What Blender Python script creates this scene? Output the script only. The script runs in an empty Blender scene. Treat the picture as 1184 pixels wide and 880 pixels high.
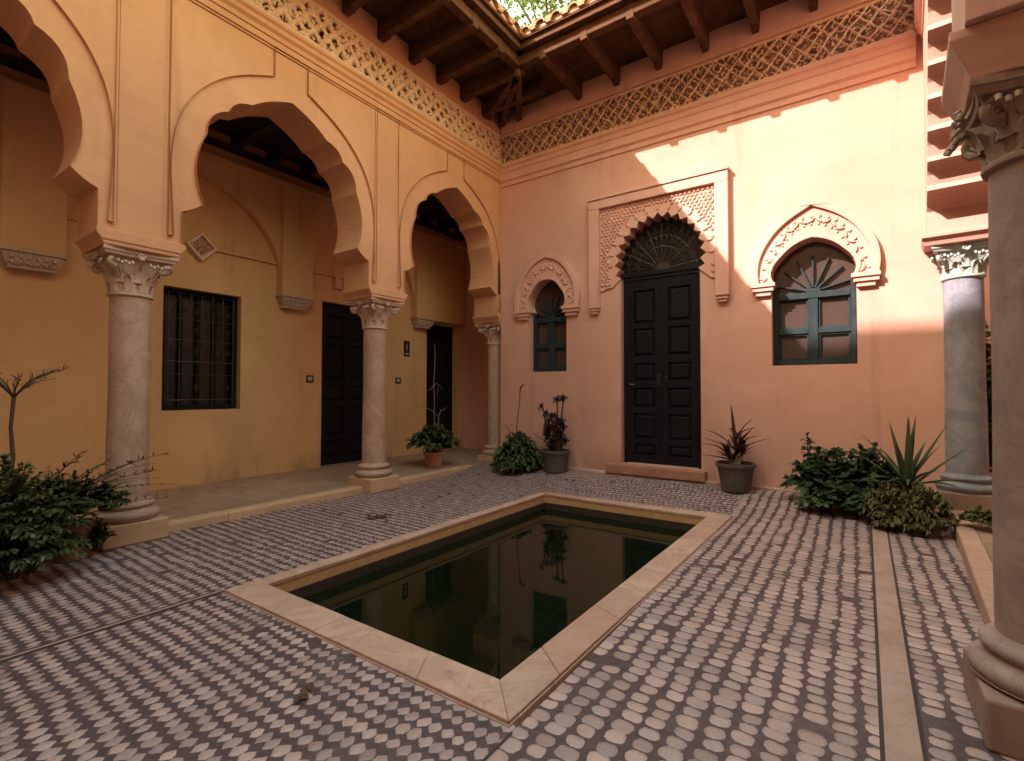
import bpy, math, random
from mathutils import Vector, Matrix, noise
from mathutils.geometry import tessellate_polygon
random.seed(7)
R = math.radians
sc = bpy.context.scene
col = sc.collection

# ------------------------------------------------------------------ helpers
def ident(u, v, w): return (u, v, w)
def BACK(u, v, w): return (u, 6.32 - w, v)          # palace wall: u = x, v = z, w = out into the court
def LEFT(u, v, w): return (-4.63 + w, u, v)         # arcade: u = y
def GAL(u, v, w): return (-6.40 + w, u, v)          # wall at the back of the gallery
_t = Vector((0.0672, 0.9977, 0)).normalized(); _n = Vector((_t.y, -_t.x, 0)); _o = Vector((0.343, 2.51, 0))
def RIGHT(u, v, w):                                  # right arcade: u = metres along it from its near column
    p = _o + _t * u - _n * w
    return (p.x, p.y, v)

class M:
    def __init__(s): s.v = []; s.f = []
    def add(s, vs, fs):
        b = len(s.v); s.v += [tuple(p) for p in vs]; s.f += [tuple(i + b for i in f) for f in fs]
        return s
    def box(s, u0, u1, v0, v1, w0, w1, P=ident):
        c = [P(u, v, w) for w in (w0, w1) for v in (v0, v1) for u in (u0, u1)]
        return s.add(c, [(0, 1, 3, 2), (4, 6, 7, 5), (0, 4, 5, 1), (2, 3, 7, 6), (0, 2, 6, 4), (1, 5, 7, 3)])
    def plate(s, outer, holes, w0, w1, P):
        loops = [outer] + list(holes)
        tris = tessellate_polygon([[Vector((a, b, 0)) for a, b in l] for l in loops])
        flat = [p for l in loops for p in l]; n = len(flat)
        vs = [P(a, b, w0) for a, b in flat] + [P(a, b, w1) for a, b in flat]
        fs = [tuple(t) for t in tris] + [tuple(i + n for i in t) for t in tris]
        k = 0
        for l in loops:
            m = len(l)
            for i in range(m):
                a, b = k + i, k + (i + 1) % m
                fs.append((a, b, b + n, a + n))
            k += m
        return s.add(vs, fs)
    def lathe(s, prof, c=(0, 0, 0), seg=40, sx=1, sy=1):
        vs = []; fs = []
        for r, z in prof:
            for k in range(seg):
                a = 2 * math.pi * k / seg
                vs.append((c[0] + r * sx * math.cos(a), c[1] + r * sy * math.sin(a), c[2] + z))
        for i in range(len(prof) - 1):
            for k in range(seg):
                a = i * seg + k; b = i * seg + (k + 1) % seg
                fs.append((a, b, b + seg, a + seg))
        fs.append(tuple(range(seg))); fs.append(tuple(range((len(prof) - 1) * seg, len(prof) * seg)))
        return s.add(vs, fs)
    def tube(s, pts, rad, seg=8):
        pts = [Vector(p) for p in pts]
        if not isinstance(rad, (list, tuple)): rad = [rad] * len(pts)
        vs = []; fs = []; up = Vector((0.13, 0.21, 1)).normalized()
        for i, p in enumerate(pts):
            t = (pts[min(i + 1, len(pts) - 1)] - pts[max(i - 1, 0)]).normalized()
            x = t.cross(up)
            if x.length < 0.05: x = t.cross(Vector((1, 0.2, 0)))
            x.normalize(); y = t.cross(x)
            for k in range(seg):
                a = 2 * math.pi * k / seg
                vs.append(p + (x * math.cos(a) + y * math.sin(a)) * rad[i])
        for i in range(len(pts) - 1):
            for k in range(seg):
                a = i * seg + k; b = i * seg + (k + 1) % seg
                fs.append((a, b, b + seg, a + seg))
        fs.append(tuple(range(seg))[::-1]); fs.append(tuple(range((len(pts) - 1) * seg, len(pts) * seg)))
        return s.add(vs, fs)
    def strip(s, pts, wid, nrm, fold=0.0):
        """a leaf blade: centre line, half width at each point, side direction from nrm"""
        pts = [Vector(p) for p in pts]; vs = []; fs = []
        for i, p in enumerate(pts):
            t = (pts[min(i + 1, len(pts) - 1)] - pts[max(i - 1, 0)])
            if t.length < 1e-6: t = Vector((0, 0, 1))
            t.normalize(); x = t.cross(nrm)
            if x.length < 0.05: x = t.cross(Vector((0.7, 0.3, 0.2)))
            x.normalize(); y = x.cross(t)
            vs += [p - x * wid[i] + y * fold * wid[i], p, p + x * wid[i] + y * fold * wid[i]]
        for i in range(len(pts) - 1):
            a = 3 * i
            fs += [(a, a + 1, a + 4, a + 3), (a + 1, a + 2, a + 5, a + 4)]
        return s.add(vs, fs)
    def dome(s, u, v, a, b, ang, h, w, P, n=8):
        """lens shaped raised leaf on a wall"""
        ca, sa = math.cos(ang), math.sin(ang); vs = []; fs = []
        for k in range(n):
            t = 2 * math.pi * k / n
            x, y = a * math.cos(t) * (1 if abs(math.cos(t)) > .9 else .9), b * math.sin(t)
            vs.append(P(u + x * ca - y * sa, v + x * sa + y * ca, w))
        for k in range(n):
            t = 2 * math.pi * k / n
            x, y = .62 * a * math.cos(t), .55 * b * math.sin(t)
            vs.append(P(u + x * ca - y * sa, v + x * sa + y * ca, w + h))
        for k in range(n): fs.append((k, (k + 1) % n, n + (k + 1) % n, n + k))
        fs.append(tuple(range(n, 2 * n)))
        return s.add(vs, fs)
    def build(s, name, mat, parent=None, smooth=None, bevel=0.0, seg=2, recalc=True):
        me = bpy.data.meshes.new(name); me.from_pydata(s.v, [], s.f)
        if recalc:
            import bmesh
            bm = bmesh.new(); bm.from_mesh(me); bmesh.ops.recalc_face_normals(bm, faces=bm.faces); bm.to_mesh(me); bm.free()
        me.update()
        if smooth is not None:
            me.polygons.foreach_set('use_smooth', [True] * len(me.polygons))
            me.set_sharp_from_angle(angle=R(smooth))
        o = bpy.data.objects.new(name, me); col.objects.link(o); me.materials.append(mat)
        if parent is not None: attach(o, parent)
        if bevel:
            b = o.modifiers.new('bevel', 'BEVEL'); b.width = bevel; b.segments = seg; b.limit_method = 'ANGLE'; b.angle_limit = R(35)
        return o

def world_loc(o):
    l = Vector(o.location)
    if o.parent: l = world_loc(o.parent) + o.matrix_parent_inverse.translation + l
    return l
def attach(o, parent):
    o.parent = parent
    o.matrix_parent_inverse = Matrix.Translation(-world_loc(parent))
def tag(o, label=None, cat=None, group=None, kind=None):
    for k, x in (('label', label), ('category', cat), ('group', group), ('kind', kind)):
        if x: o[k] = x
    return o
def thing(name, loc, label, cat, group=None):
    o = bpy.data.objects.new(name, None); col.objects.link(o); o.location = loc; o.empty_display_size = .1
    return tag(o, label, cat, group, 'thing')
def copy_tree(o, parent=None):
    c = o.copy(); col.objects.link(c)
    if parent is not None: c.parent = parent
    for ch in list(o.children): copy_tree(ch, c)
    return c

# ------------------------------------------------------------------ materials
def multi(name, parts, parent=None, smooth=None):
    big = M(); idx = []
    for k, (m, mat) in enumerate(parts): big.add(m.v, m.f); idx += [k] * len(m.f)
    o = big.build(name, parts[0][1], parent, smooth, recalc=False)
    for m, mat in parts[1:]: o.data.materials.append(mat)
    o.data.polygons.foreach_set('material_index', idx)
    return o
class NT:
    def __init__(s, name):
        s.m = bpy.data.materials.new(name); s.m.use_nodes = True; s.t = s.m.node_tree
        s.b = s.t.nodes['Principled BSDF']; s.pos = s.n('ShaderNodeNewGeometry').outputs['Position']
    def n(s, typ, **kw):
        x = s.t.nodes.new(typ)
        for k, v in kw.items(): setattr(x, k, v)
        return x
    def l(s, a, b): s.t.links.new(a, b)
    def inp(s, sock, x):
        if hasattr(x, 'links'): s.l(x, sock)
        elif isinstance(x, tuple) and len(x) == 3 and sock.type == 'RGBA': sock.default_value = (*x, 1)
        else: sock.default_value = x
    def math(s, op, a, b=0.0, c=0.0, clamp=False):
        x = s.n('ShaderNodeMath', operation=op, use_clamp=clamp)
        for i, q in enumerate((a, b, c)): s.inp(x.inputs[i], q)
        return x.outputs[0]
    def vmath(s, op, a, b=(0, 0, 0)):
        x = s.n('ShaderNodeVectorMath', operation=op); s.inp(x.inputs[0], a)
        if op == 'SCALE': s.inp(x.inputs[3], b)
        else: s.inp(x.inputs[1], b)
        return x.outputs[0]
    def noise(s, scale, detail=4, rough=.55, vec=None, dist=0.0, out='Fac'):
        x = s.n('ShaderNodeTexNoise'); s.inp(x.inputs['Vector'], vec or s.pos)
        x.inputs['Scale'].default_value = scale; x.inputs['Detail'].default_value = detail; x.inputs['Roughness'].default_value = rough
        x.inputs['Distortion'].default_value = dist
        return x.outputs[out]
    def ramp(s, f, lo, hi, a=0.0, b=1.0, smooth=True):
        x = s.n('ShaderNodeMapRange'); x.interpolation_type = 'SMOOTHSTEP' if smooth else 'LINEAR'
        for i, q in enumerate((f, lo, hi, a, b)): s.inp(x.inputs[i], q)
        return x.outputs[0]
    def mix(s, f, a, b):
        x = s.n('ShaderNodeMix', data_type='RGBA'); s.inp(x.inputs[0], f); s.inp(x.inputs[6], a); s.inp(x.inputs[7], b)
        return x.outputs[2]
    def bump(s, h, dist=.01, strength=1.0, normal=None):
        x = s.n('ShaderNodeBump'); s.l(h, x.inputs['Height']); x.inputs['Distance'].default_value = dist; x.inputs['Strength'].default_value = strength
        if normal is not None: s.l(normal, x.inputs['Normal'])
        s.l(x.outputs[0], s.b.inputs['Normal']); return x.outputs[0]
    def col(s, c): s.inp(s.b.inputs['Base Color'], c)
    def set(s, **kw):
        for k, v in kw.items(): s.inp(s.b.inputs[k.replace('_', ' ')], v)
        return s

def plaster(name, c, c2, bump=.004, soft=.010, stain=(.20, .13, .09), amount=.35):
    t = NT(name)
    f1 = t.noise(.9, 5, .6, dist=.6); f2 = t.noise(7, 5, .65); f3 = t.noise(60, 3, .6)
    m = t.mix(t.ramp(f1, .36, .66), c, c2)
    m = t.mix(t.ramp(t.noise(.45, 6, .62, dist=.9), .48, .70, 0, .6), m, tuple(x * .82 for x in c))
    k = t.ramp(f2, .48, .80, 0, amount)
    m = t.mix(k, m, tuple(x * .78 for x in c))
    st = t.noise(2.3, 6, .7, vec=t.vmath('MULTIPLY', t.pos, (1.0, 1.0, .35)), dist=.4)
    sep = t.n('ShaderNodeSeparateXYZ'); t.l(t.pos, sep.inputs[0])
    low = t.math('MULTIPLY', t.ramp(sep.outputs[2], .05, .55, 1, 0), t.ramp(st, .40, .68))
    m = t.mix(t.math('MULTIPLY', low, .6), m, stain)
    streak = t.noise(5.5, 4, .6, vec=t.vmath('MULTIPLY', t.pos, (1.0, 1.0, .06)))
    m = t.mix(t.ramp(streak, .56, .76, 0, .24), m, stain)
    t.col(m); t.set(Roughness=.86); t.b.inputs['Specular IOR Level'].default_value = .25
    bv = t.n('ShaderNodeBevel', samples=4); bv.inputs['Radius'].default_value = soft
    h = t.math('ADD', t.math('MULTIPLY', f2, 1.0), t.math('MULTIPLY', f3, .25))
    h = t.math('ADD', h, t.math('MULTIPLY', t.noise(2.2, 3, .5), 2.0))
    t.bump(h, bump, .8, bv.outputs[0])
    return t.m

def stone(name, c, c2, c3, scale=5.0, rough=.5, bump=.003, soft=.006, spec=.4, vary=0, vein=0):
    t = NT(name)
    a = t.noise(scale, 6, .65, dist=1.2); b = t.noise(scale * 4.5, 5, .7); d = t.noise(scale * .4, 3, .5)
    m = t.mix(t.ramp(a, .38, .64), c, c2)
    m = t.mix(t.ramp(b, .58, .74, 0, .6), m, c3)
    m = t.mix(t.ramp(d, .4, .7, 0, .35), m, tuple(x * .7 for x in c))
    if vein:
        vn = t.noise(2.2, 5, .6, dist=1.6, vec=t.vmath('MULTIPLY', t.pos, (1, 1, .55))); vn = t.math('ABSOLUTE', t.math('SUBTRACT', vn, .5))
        m = t.mix(t.ramp(vn, .0, .022, vein, 0), m, tuple(x * .55 for x in c3)); pit = t.noise(55, 3, .6); m = t.mix(t.ramp(pit, .64, .74, 0, .55), m, tuple(x * .5 for x in c3))
    if vary:
        oi = t.n('ShaderNodeObjectInfo'); m = t.mix(t.ramp(oi.outputs['Random'], .70, 1.0, 0, vary), m, (.42, .235, .18)); m = t.mix(t.ramp(oi.outputs['Random'], .0, .35, .35 * vary, 0), m, tuple(x * .8 for x in c))
    t.col(m); t.set(Roughness=t.ramp(b, .3, .7, rough, min(1, rough + .25))); t.b.inputs['Specular IOR Level'].default_value = spec
    bv = t.n('ShaderNodeBevel', samples=4); bv.inputs['Radius'].default_value = soft
    t.bump(t.math('ADD', a, t.math('MULTIPLY', b, .5)), bump, .7, bv.outputs[0])
    return t.m

def wood(name, c, c2, rough=.6, scale=(3, 3, 3), bump=.002, spec=.35, soft=.005):
    t = NT(name)
    v = t.vmath('MULTIPLY', t.pos, scale)
    a = t.noise(4, 6, .65, vec=v, dist=.8); b = t.noise(1.3, 3, .5)
    m = t.mix(t.ramp(a, .35, .68), c, c2)
    m = t.mix(t.ramp(b, .45, .75, 0, .4), m, tuple(x * .55 for x in c))
    t.col(m); t.set(Roughness=t.ramp(a, .3, .7, rough, rough + .15)); t.b.inputs['Specular IOR Level'].default_value = spec
    bv = t.n('ShaderNodeBevel', samples=4); bv.inputs['Radius'].default_value = soft
    t.bump(a, bump, .7, bv.outputs[0])
    return t.m

def flat(name, c, rough=.5, metal=0.0, var=.25, spec=.5):
    t = NT(name)
    a = t.noise(18, 4, .6)
    t.col(t.mix(t.ramp(a, .3, .75), c, tuple(x * (1 - var) for x in c))); t.set(Roughness=rough, Metallic=metal)
    t.b.inputs['Specular IOR Level'].default_value = spec
    return t.m

def leafmat(name, c, c2, c3=None, rough=.5, trans=.25):
    t = NT(name)
    g = t.n('ShaderNodeNewGeometry'); rnd = g.outputs['Random Per Island']
    m = t.mix(rnd, c, c2)
    if c3: m = t.mix(t.ramp(t.noise(9, 3, .6), .56, .70, 0, .8), m, c3)
    m = t.mix(t.ramp(t.noise(40, 3, .6), .4, .8, 0, .35), m, tuple(x * .5 for x in c))
    t.col(m); t.set(Roughness=rough)
    tr = t.n('ShaderNodeBsdfTranslucent'); t.l(m, tr.inputs[0])
    mx = t.n('ShaderNodeMixShader'); mx.inputs[0].default_value = trans
    t.l(t.b.outputs[0], mx.inputs[1]); t.l(tr.outputs[0], mx.inputs[2]); t.l(mx.outputs[0], t.t.nodes['Material Output'].inputs[0])
    return t.m

def mosaic(name, along, pu, pv, hu, hv, lens):
    """cobble mosaic: pale stones in chains along one axis, in dark mortar"""
    t = NT(name)
    warp = t.vmath('SCALE', t.vmath('SUBTRACT', t.noise(2.6, 2, .5, out='Color'), (.5, .5, .5)), .05)
    warp2 = t.vmath('SCALE', t.vmath('SUBTRACT', t.noise(17, 2, .5, out='Color'), (.5, .5, .5)), .018)
    p = t.vmath('ADD', t.vmath('ADD', t.pos, warp), warp2)
    sp = t.n('ShaderNodeSeparateXYZ'); t.l(p, sp.inputs[0])
    X, Y = (sp.outputs[0], sp.outputs[1]) if along == 'X' else (sp.outputs[1], sp.outputs[0])
    v = t.math('DIVIDE', Y, pv); iv = t.math('FLOOR', v)
    wn = t.n('ShaderNodeTexWhiteNoise', noise_dimensions='1D'); t.l(iv, wn.inputs['W'])
    u = t.math('ADD', t.math('DIVIDE', X, pu), t.math('MULTIPLY', wn.outputs['Value'], 1.0)); iu = t.math('FLOOR', u)
    cb = t.n('ShaderNodeCombineXYZ'); t.l(iu, cb.inputs[0]); t.l(iv, cb.inputs[1])
    w2 = t.n('ShaderNodeTexWhiteNoise', noise_dimensions='2D'); t.l(cb.outputs[0], w2.inputs['Vector'])
    sc2 = t.n('ShaderNodeSeparateColor'); t.l(w2.outputs['Color'], sc2.inputs[0])
    r1, r2, r3 = sc2.outputs[0], sc2.outputs[1], sc2.outputs[2]
    du = t.math('SUBTRACT', t.math('SUBTRACT', u, iu), t.math('ADD', .5, t.math('MULTIPLY', t.math('SUBTRACT', r1, .5), .16)))
    dv = t.math('SUBTRACT', t.math('SUBTRACT', v, iv), t.math('ADD', .5, t.math('MULTIPLY', t.math('SUBTRACT', r2, .5), .14)))
    size = t.math('ADD', .86, t.math('MULTIPLY', r3, .26))
    du = t.math('ABSOLUTE', t.math('DIVIDE', t.math('DIVIDE', du, hu), size)); dv = t.math('ABSOLUTE', t.math('DIVIDE', t.math('DIVIDE', dv, hv), size))
    if lens: d = t.math('ADD', du, t.math('POWER', dv, 1.7))
    else: d = t.math('ADD', t.math('POWER', du, 2.3), t.math('POWER', dv, 3.2))
    chip = t.noise(75, 3, .6)
    d = t.math('ADD', d, t.math('MULTIPLY', t.math('SUBTRACT', chip, .5), .72))
    w3 = t.n('ShaderNodeTexWhiteNoise', noise_dimensions='3D'); t.l(t.vmath('ADD', cb.outputs[0], (17.3, 4.1, 9.0)), w3.inputs['Vector'])
    big = t.noise(1.1, 4, .6)
    gone = t.math('LESS_THAN', w3.outputs['Value'], t.ramp(big, .45, .70, .006, .05))
    d = t.math('ADD', d, t.math('MULTIPLY', gone, 3.0))
    mask = t.ramp(d, .86, 1.06, 1, 0)
    shade = t.math('ADD', .64, t.math('MULTIPLY', t.math('ADD', r1, w3.outputs['Value']), .32))
    grain = t.noise(140, 3, .6)
    shade = t.math('MULTIPLY', shade, t.ramp(grain, .2, .8, .86, 1.12))
    st = t.mix(w3.outputs['Value'], (.445, .355, .365), (.43, .32, .305))
    st = t.mix(1.0, st, st)
    vm = t.n('ShaderNodeVectorMath', operation='SCALE'); t.l(st, vm.inputs[0]); t.l(shade, vm.inputs[3])
    dirt = t.noise(3.3, 6, .7, dist=.5)
    mort = t.mix(t.ramp(t.noise(30, 4, .7), .3, .75), (.058, .038, .046), (.110, .075, .084))
    mort = t.mix(t.ramp(dirt, .5, .78, 0, .55), mort, (.19, .145, .13))
    stn = t.mix(t.ramp(dirt, .46, .74, 0, .5), vm.outputs[0], (.25, .19, .17))
    t.col(t.mix(mask, mort, stn))
    t.set(Roughness=t.mix(mask, (.62, .62, .62), (.42, .42, .42)))
    t.b.inputs['Specular IOR Level'].default_value = .5
    h = t.math('MULTIPLY', t.ramp(d, .2, 1.05, 1, 0), 1.0)
    h = t.math('ADD', h, t.math('MULTIPLY', grain, .18)); h = t.math('ADD', h, t.math('MULTIPLY', dirt, .5))
    t.bump(h, .006, .8)
    return t.m

MT = {}
MT['pink'] = plaster('pink_plaster', (.62, .355, .285), (.68, .410, .335))
MT['orange'] = plaster('orange_plaster', (.60, .318, .185), (.66, .37, .225))
MT['ochre'] = plaster('ochre_plaster', (.62, .370, .185), (.67, .41, .215))
MT['stucco'] = plaster('carved_stucco', (.66, .455, .35), (.72, .515, .41), soft=.004, bump=.003)
MT['stucco_pink'] = plaster('carved_pink_stucco', (.64, .375, .305), (.70, .43, .36), soft=.004, bump=.003)
MT['marble'] = stone('column_marble', (.41, .285, .215), (.49, .36, .285), (.30, .205, .155), 4.0, .42, vein=.26)
MT['grey_marble'] = stone('grey_column_marble', (.20, .21, .265), (.29, .30, .36), (.14, .145, .18), 4.0, .45, vein=.25)
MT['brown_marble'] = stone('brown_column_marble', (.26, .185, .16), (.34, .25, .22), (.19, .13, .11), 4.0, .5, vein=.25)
MT['dark_capital'] = stone('dark_capital_stone', (.30, .21, .165), (.37, .27, .215), (.20, .14, .10), 9.0, .75)  # darker tone of the capital stone
MT['dark_plinth'] = stone('dark_plinth_stone', (.26, .175, .142), (.32, .22, .18), (.18, .12, .10), 4.0, .7)  # darker tone of the plinth stone
MT['ceiling_wood'] = wood('shade_dark_ceiling_wood', (.030, .014, .008), (.055, .027, .014), .7, (2, 2, 9))  # dark wood, made darker still to hold the gallery's shade
MT['capital'] = stone('capital_stone', (.50, .36, .29), (.58, .44, .36), (.36, .25, .19), 9.0, .75)
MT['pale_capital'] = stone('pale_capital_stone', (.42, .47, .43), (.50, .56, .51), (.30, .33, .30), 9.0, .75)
MT['coping'] = stone('coping_stone', (.45, .305, .24), (.54, .39, .315), (.29, .185, .14), 4.0, .5, vary=.8, vein=.25)
MT['strip'] = stone('paving_strip_stone', (.36, .250, .212), (.43, .31, .27), (.25, .165, .14), 3.0, .5, vein=.2)
MT['joint'] = flat('dark_joint_mortar', (.060, .042, .045), .9)
MT['coping_side'] = stone('coping_side_stone', (.56, .35, .17), (.64, .42, .22), (.40, .24, .11), 5.0, .6)
MT['plinth'] = stone('plinth_stone', (.50, .335, .21), (.56, .39, .26), (.38, .25, .16), 4.0, .7)
MT['gallery'] = stone('gallery_paving', (.31, .205, .15), (.37, .26, .20), (.22, .145, .105), 1.6, .34, .002)
MT['step'] = stone('terracotta_step', (.36, .17, .11), (.44, .23, .16), (.25, .12, .08), 5.0, .6)
MT['dark_wood'] = wood('dark_eave_wood', (.078, .037, .021), (.135, .066, .038), .72, (2, 2, 9), spec=.12)
MT['door'] = wood('black_door_paint', (.008, .0075, .010), (.014, .013, .017), .5, (6, 6, 1.2), .0012, .14)
MT['green_door'] = wood('dark_green_door_paint', (.006, .007, .0065), (.011, .012, .011), .5, (6, 6, 1.2), .0012, .15)
MT['window'] = wood('blue_black_window_paint', (.015, .028, .033), (.026, .045, .051), .5, (6, 6, 2), .001, .25)
MT['iron'] = flat('black_iron', (.055, .050, .046), .42, .5)
MT['pane'] = None
MT['chrome'] = flat('bright_metal', (.6, .58, .55), .25, 1.0)
MT['white_plaster'] = flat('white_mortar', (.75, .72, .68), .9)
MT['tile'] = stone('roof_tile_clay', (.42, .20, .11), (.50, .28, .17), (.28, .14, .09), 8.0, .8)
MT['old_terracotta'] = stone('old_terracotta_pot', (.24, .14, .095), (.30, .185, .13), (.16, .09, .06), 7.0, .85)
MT['terracotta'] = stone('terracotta_pot', (.44, .20, .12), (.50, .25, .16), (.34, .15, .09), 7.0, .8)
MT['grey_pot'] = stone('dark_grey_pot', (.085, .078, .070), (.115, .105, .095), (.06, .055, .05), 7.0, .6)
MT['soil'] = stone('potting_soil', (.035, .024, .017), (.055, .04, .03), (.02, .014, .01), 30.0, .95, .02)
MT['black'] = flat('black_plastic', (.012, .012, .012), .35)
MT['pale_plastic'] = flat('pale_plastic', (.55, .47, .42), .4)
MT['mosA'] = mosaic('cobble_mosaic_cross', 'X', .0535, .0745, .51, .425, True)
MT['mosB'] = mosaic('cobble_mosaic_lengthwise', 'Y', .0665, .0935, .475, .395, False)
t = NT('window_glass'); a = t.noise(2.0, 3, .5)
t.col(t.mix(a, (.050, .034, .030), (.085, .060, .052))); t.set(Roughness=.16); MT['pane'] = t.m
t = NT('pool_wall'); a = t.noise(5, 5, .7)
t.col(t.mix(a, (.030, .026, .018), (.060, .048, .034))); t.set(Roughness=.6); MT['pool_wall'] = t.m
t = NT('pool_water')
t.col((.004, .0085, .0035)); t.set(Roughness=.015, IOR=1.33)
t.bump(t.noise(4.0, 3, .5), .005, .09); MT['water'] = t.m
t = NT('earth'); t.col(t.mix(t.noise(1.5, 5, .6), (.16, .11, .075), (.24, .17, .12))); t.set(Roughness=.95); MT['earth'] = t.m
MT['leaf'] = leafmat('dark_green_leaf', (.030, .054, .018), (.105, .140, .052), None, .5)
MT['leaf_mid'] = leafmat('mid_green_leaf', (.042, .072, .022), (.11, .145, .055), None, .5)
MT['leaf_blue'] = leafmat('cool_green_leaf', (.030, .066, .030), (.080, .135, .060), None, .45)
MT['agave'] = leafmat('agave_leaf', (.045, .075, .038), (.085, .12, .065), None, .4, .1)
MT['moss'] = leafmat('mossy_leaf', (.075, .085, .024), (.16, .14, .055), (.17, .080, .040), .7)
MT['purple'] = leafmat('purple_leaf', (.022, .010, .014), (.050, .020, .026), None, .45, .1)
MT['maroon'] = leafmat('maroon_leaf', (.045, .014, .014), (.085, .030, .028), None, .35, .1)
MT['stem'] = flat('brown_stem', (.085, .050, .030), .8)
MT['pale_stem'] = flat('pale_stem', (.26, .20, .15), .8)
MT['treeleaf'] = leafmat('tree_leaf', (.06, .11, .02), (.12, .18, .05), None, .5, .4)
SUN_E, SKY_E, EXPO = 2.0, .15, 2.6
# ------------------------------------------------------------------ shape pieces
def quad(a, m, b, n=7):
    """curve from a to b that passes through m at its middle"""
    c = (2 * m[0] - .5 * (a[0] + b[0]), 2 * m[1] - .5 * (a[1] + b[1]))
    return [((1 - t) ** 2 * a[0] + 2 * t * (1 - t) * c[0] + t * t * b[0], (1 - t) ** 2 * a[1] + 2 * t * (1 - t) * c[1] + t * t * b[1])
            for t in [i / n for i in range(1, n + 1)]]
def smooth_path(pts, n=6):
    out = []
    for i in range(len(pts) - 1):
        p0 = pts[max(i - 1, 0)]; p1 = pts[i]; p2 = pts[i + 1]; p3 = pts[min(i + 2, len(pts) - 1)]
        for k in range(n):
            t = k / n
            out.append(tuple(.5 * (2 * p1[j] + (p2[j] - p0[j]) * t + (2 * p0[j] - 5 * p1[j] + 4 * p2[j] - p3[j]) * t * t + (3 * p1[j] - p0[j] - 3 * p2[j] + p3[j]) * t ** 3) for j in range(len(p1))))
    return out + [tuple(pts[-1])]
def foil(zb):
    """right half of the lobed horseshoe opening, from the foot of the leg to the point"""
    p = [(.965, zb), (.965, 2.725)] + quad((.965, 2.725), (.885, 2.765), (.80, 2.835), 4)
    p += quad((.80, 2.835), (.868, 3.14), (.785, 3.465)) + quad((.785, 3.465), (.740, 3.642), (.60, 3.745))
    p += quad((.60, 3.745), (.535, 3.850), (.40, 3.902), 5) + quad((.40, 3.902), (.222, 4.025), (0, 4.118), 6)
    return p
def arch_bottom(c, prof):
    return [(c - a, b) for a, b in prof] + [(c + a, b) for a, b in prof[::-1][1:]]
EXT = smooth_path([(1.03, 2.50), (1.048, 2.85), (1.055, 3.18), (1.005, 3.50), (.885, 3.77), (.70, 3.99), (.50, 4.14), (.30, 4.245), (.18, 4.30)], 4)
def sq_loft(m, cx, cy, rings):
    vs = []; fs = []
    for hx, hy, z in rings: vs += [(cx - hx, cy - hy, z), (cx + hx, cy - hy, z), (cx + hx, cy + hy, z), (cx - hx, cy + hy, z)]
    for i in range(len(rings) - 1):
        for k in range(4):
            a = 4 * i + k; b = 4 * i + (k + 1) % 4; fs.append((a, b, b + 4, a + 4))
    n = 4 * (len(rings) - 1); fs += [(3, 2, 1, 0), (n, n + 1, n + 2, n + 3)]
    return m.add(vs, fs)
def moulding(m, prof, u0, u1, P):
    n = len(prof); vs = [P(u0, v, w) for w, v in prof] + [P(u1, v, w) for w, v in prof]
    fs = [(i, (i + 1) % n, n + (i + 1) % n, n + i) for i in range(n)] + [tuple(range(n)), tuple(range(n, 2 * n))]
    return m.add(vs, fs)
CORN = [(-.01, 4.655), (.012, 4.655), (.016, 4.70), (.042, 4.725), (.042, 4.765), (.062, 4.785), (.062, 4.815), (.02, 4.828), (-.01, 4.828)]
CORNB = [(-.01, 4.47), (.018, 4.47), (.022, 4.53), (.050, 4.555), (.052, 4.66), (.066, 4.675), (.07, 4.735), (.092, 4.755), (.092, 4.80), (.03, 4.835), (-.01, 4.835)]

def frieze(P, u0, u1, v0, v1, w0, seed=0.0, thr=.45):
    """strip of pierced stucco: an interlaced lozenge net with leaf scrolls, cut through to the hollow behind"""
    st = .0098; nu = int((u1 - u0) / st); nv = int((v1 - v0) / st)
    vs = []; fs = []; hh = []
    for i in range(nu + 1):
        u = u0 + (u1 - u0) * i / nu
        for j in range(nv + 1):
            v = v0 + (v1 - v0) * j / nv
            a = u + noise.noise((u * 5, v * 5, seed)) * .02; b = v + noise.noise((u * 5, v * 5, seed + 9)) * .02
            p = .17
            d1 = abs(math.sin(math.pi * (a / p + b / p * .9))); d2 = abs(math.sin(math.pi * (a / p - b / p * .9)))
            net = max(math.exp(-(d1 / .25) ** 2), math.exp(-(d2 / .25) ** 2))
            q1 = abs(math.sin(math.pi * (a / p * 2.2 + b / p * .9 + .55 * math.sin(b * 33)))); q2 = abs(math.sin(math.pi * (a / p * 1.1 - b / p * 2.1 + .6 * math.sin(a * 31))))
            scroll = max(math.exp(-(q1 / .22) ** 2), math.exp(-(q2 / .22) ** 2)) * .92
            fine = noise.noise((u * 40, v * 40, seed + 4))
            h = max(net, scroll) + .22 * fine
            if min(v - v0, v1 - v) < .020: h = 1.05
            hh.append(h); vs.append(P(u, v, w0 - .030 + .034 * min(h, 1.1)))
    q = nv + 1
    for i in range(nu):
        for j in range(nv):
            a = i * q + j
            if (hh[a] + hh[a + 1] + hh[a + q] + hh[a + q + 1]) / 4 > thr: fs.append((a, a + 1, a + q + 1, a + q))
    used = sorted({k for f in fs for k in f}); mp = {k: n for n, k in enumerate(used)}
    m = M(); m.add([vs[k] for k in used], [tuple(mp[k] for k in f) for f in fs]); return m
def solid(o, th):
    s = o.modifiers.new('thickness', 'SOLIDIFY'); s.thickness = th; s.offset = -1; s.use_even_offset = False
    return o

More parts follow.
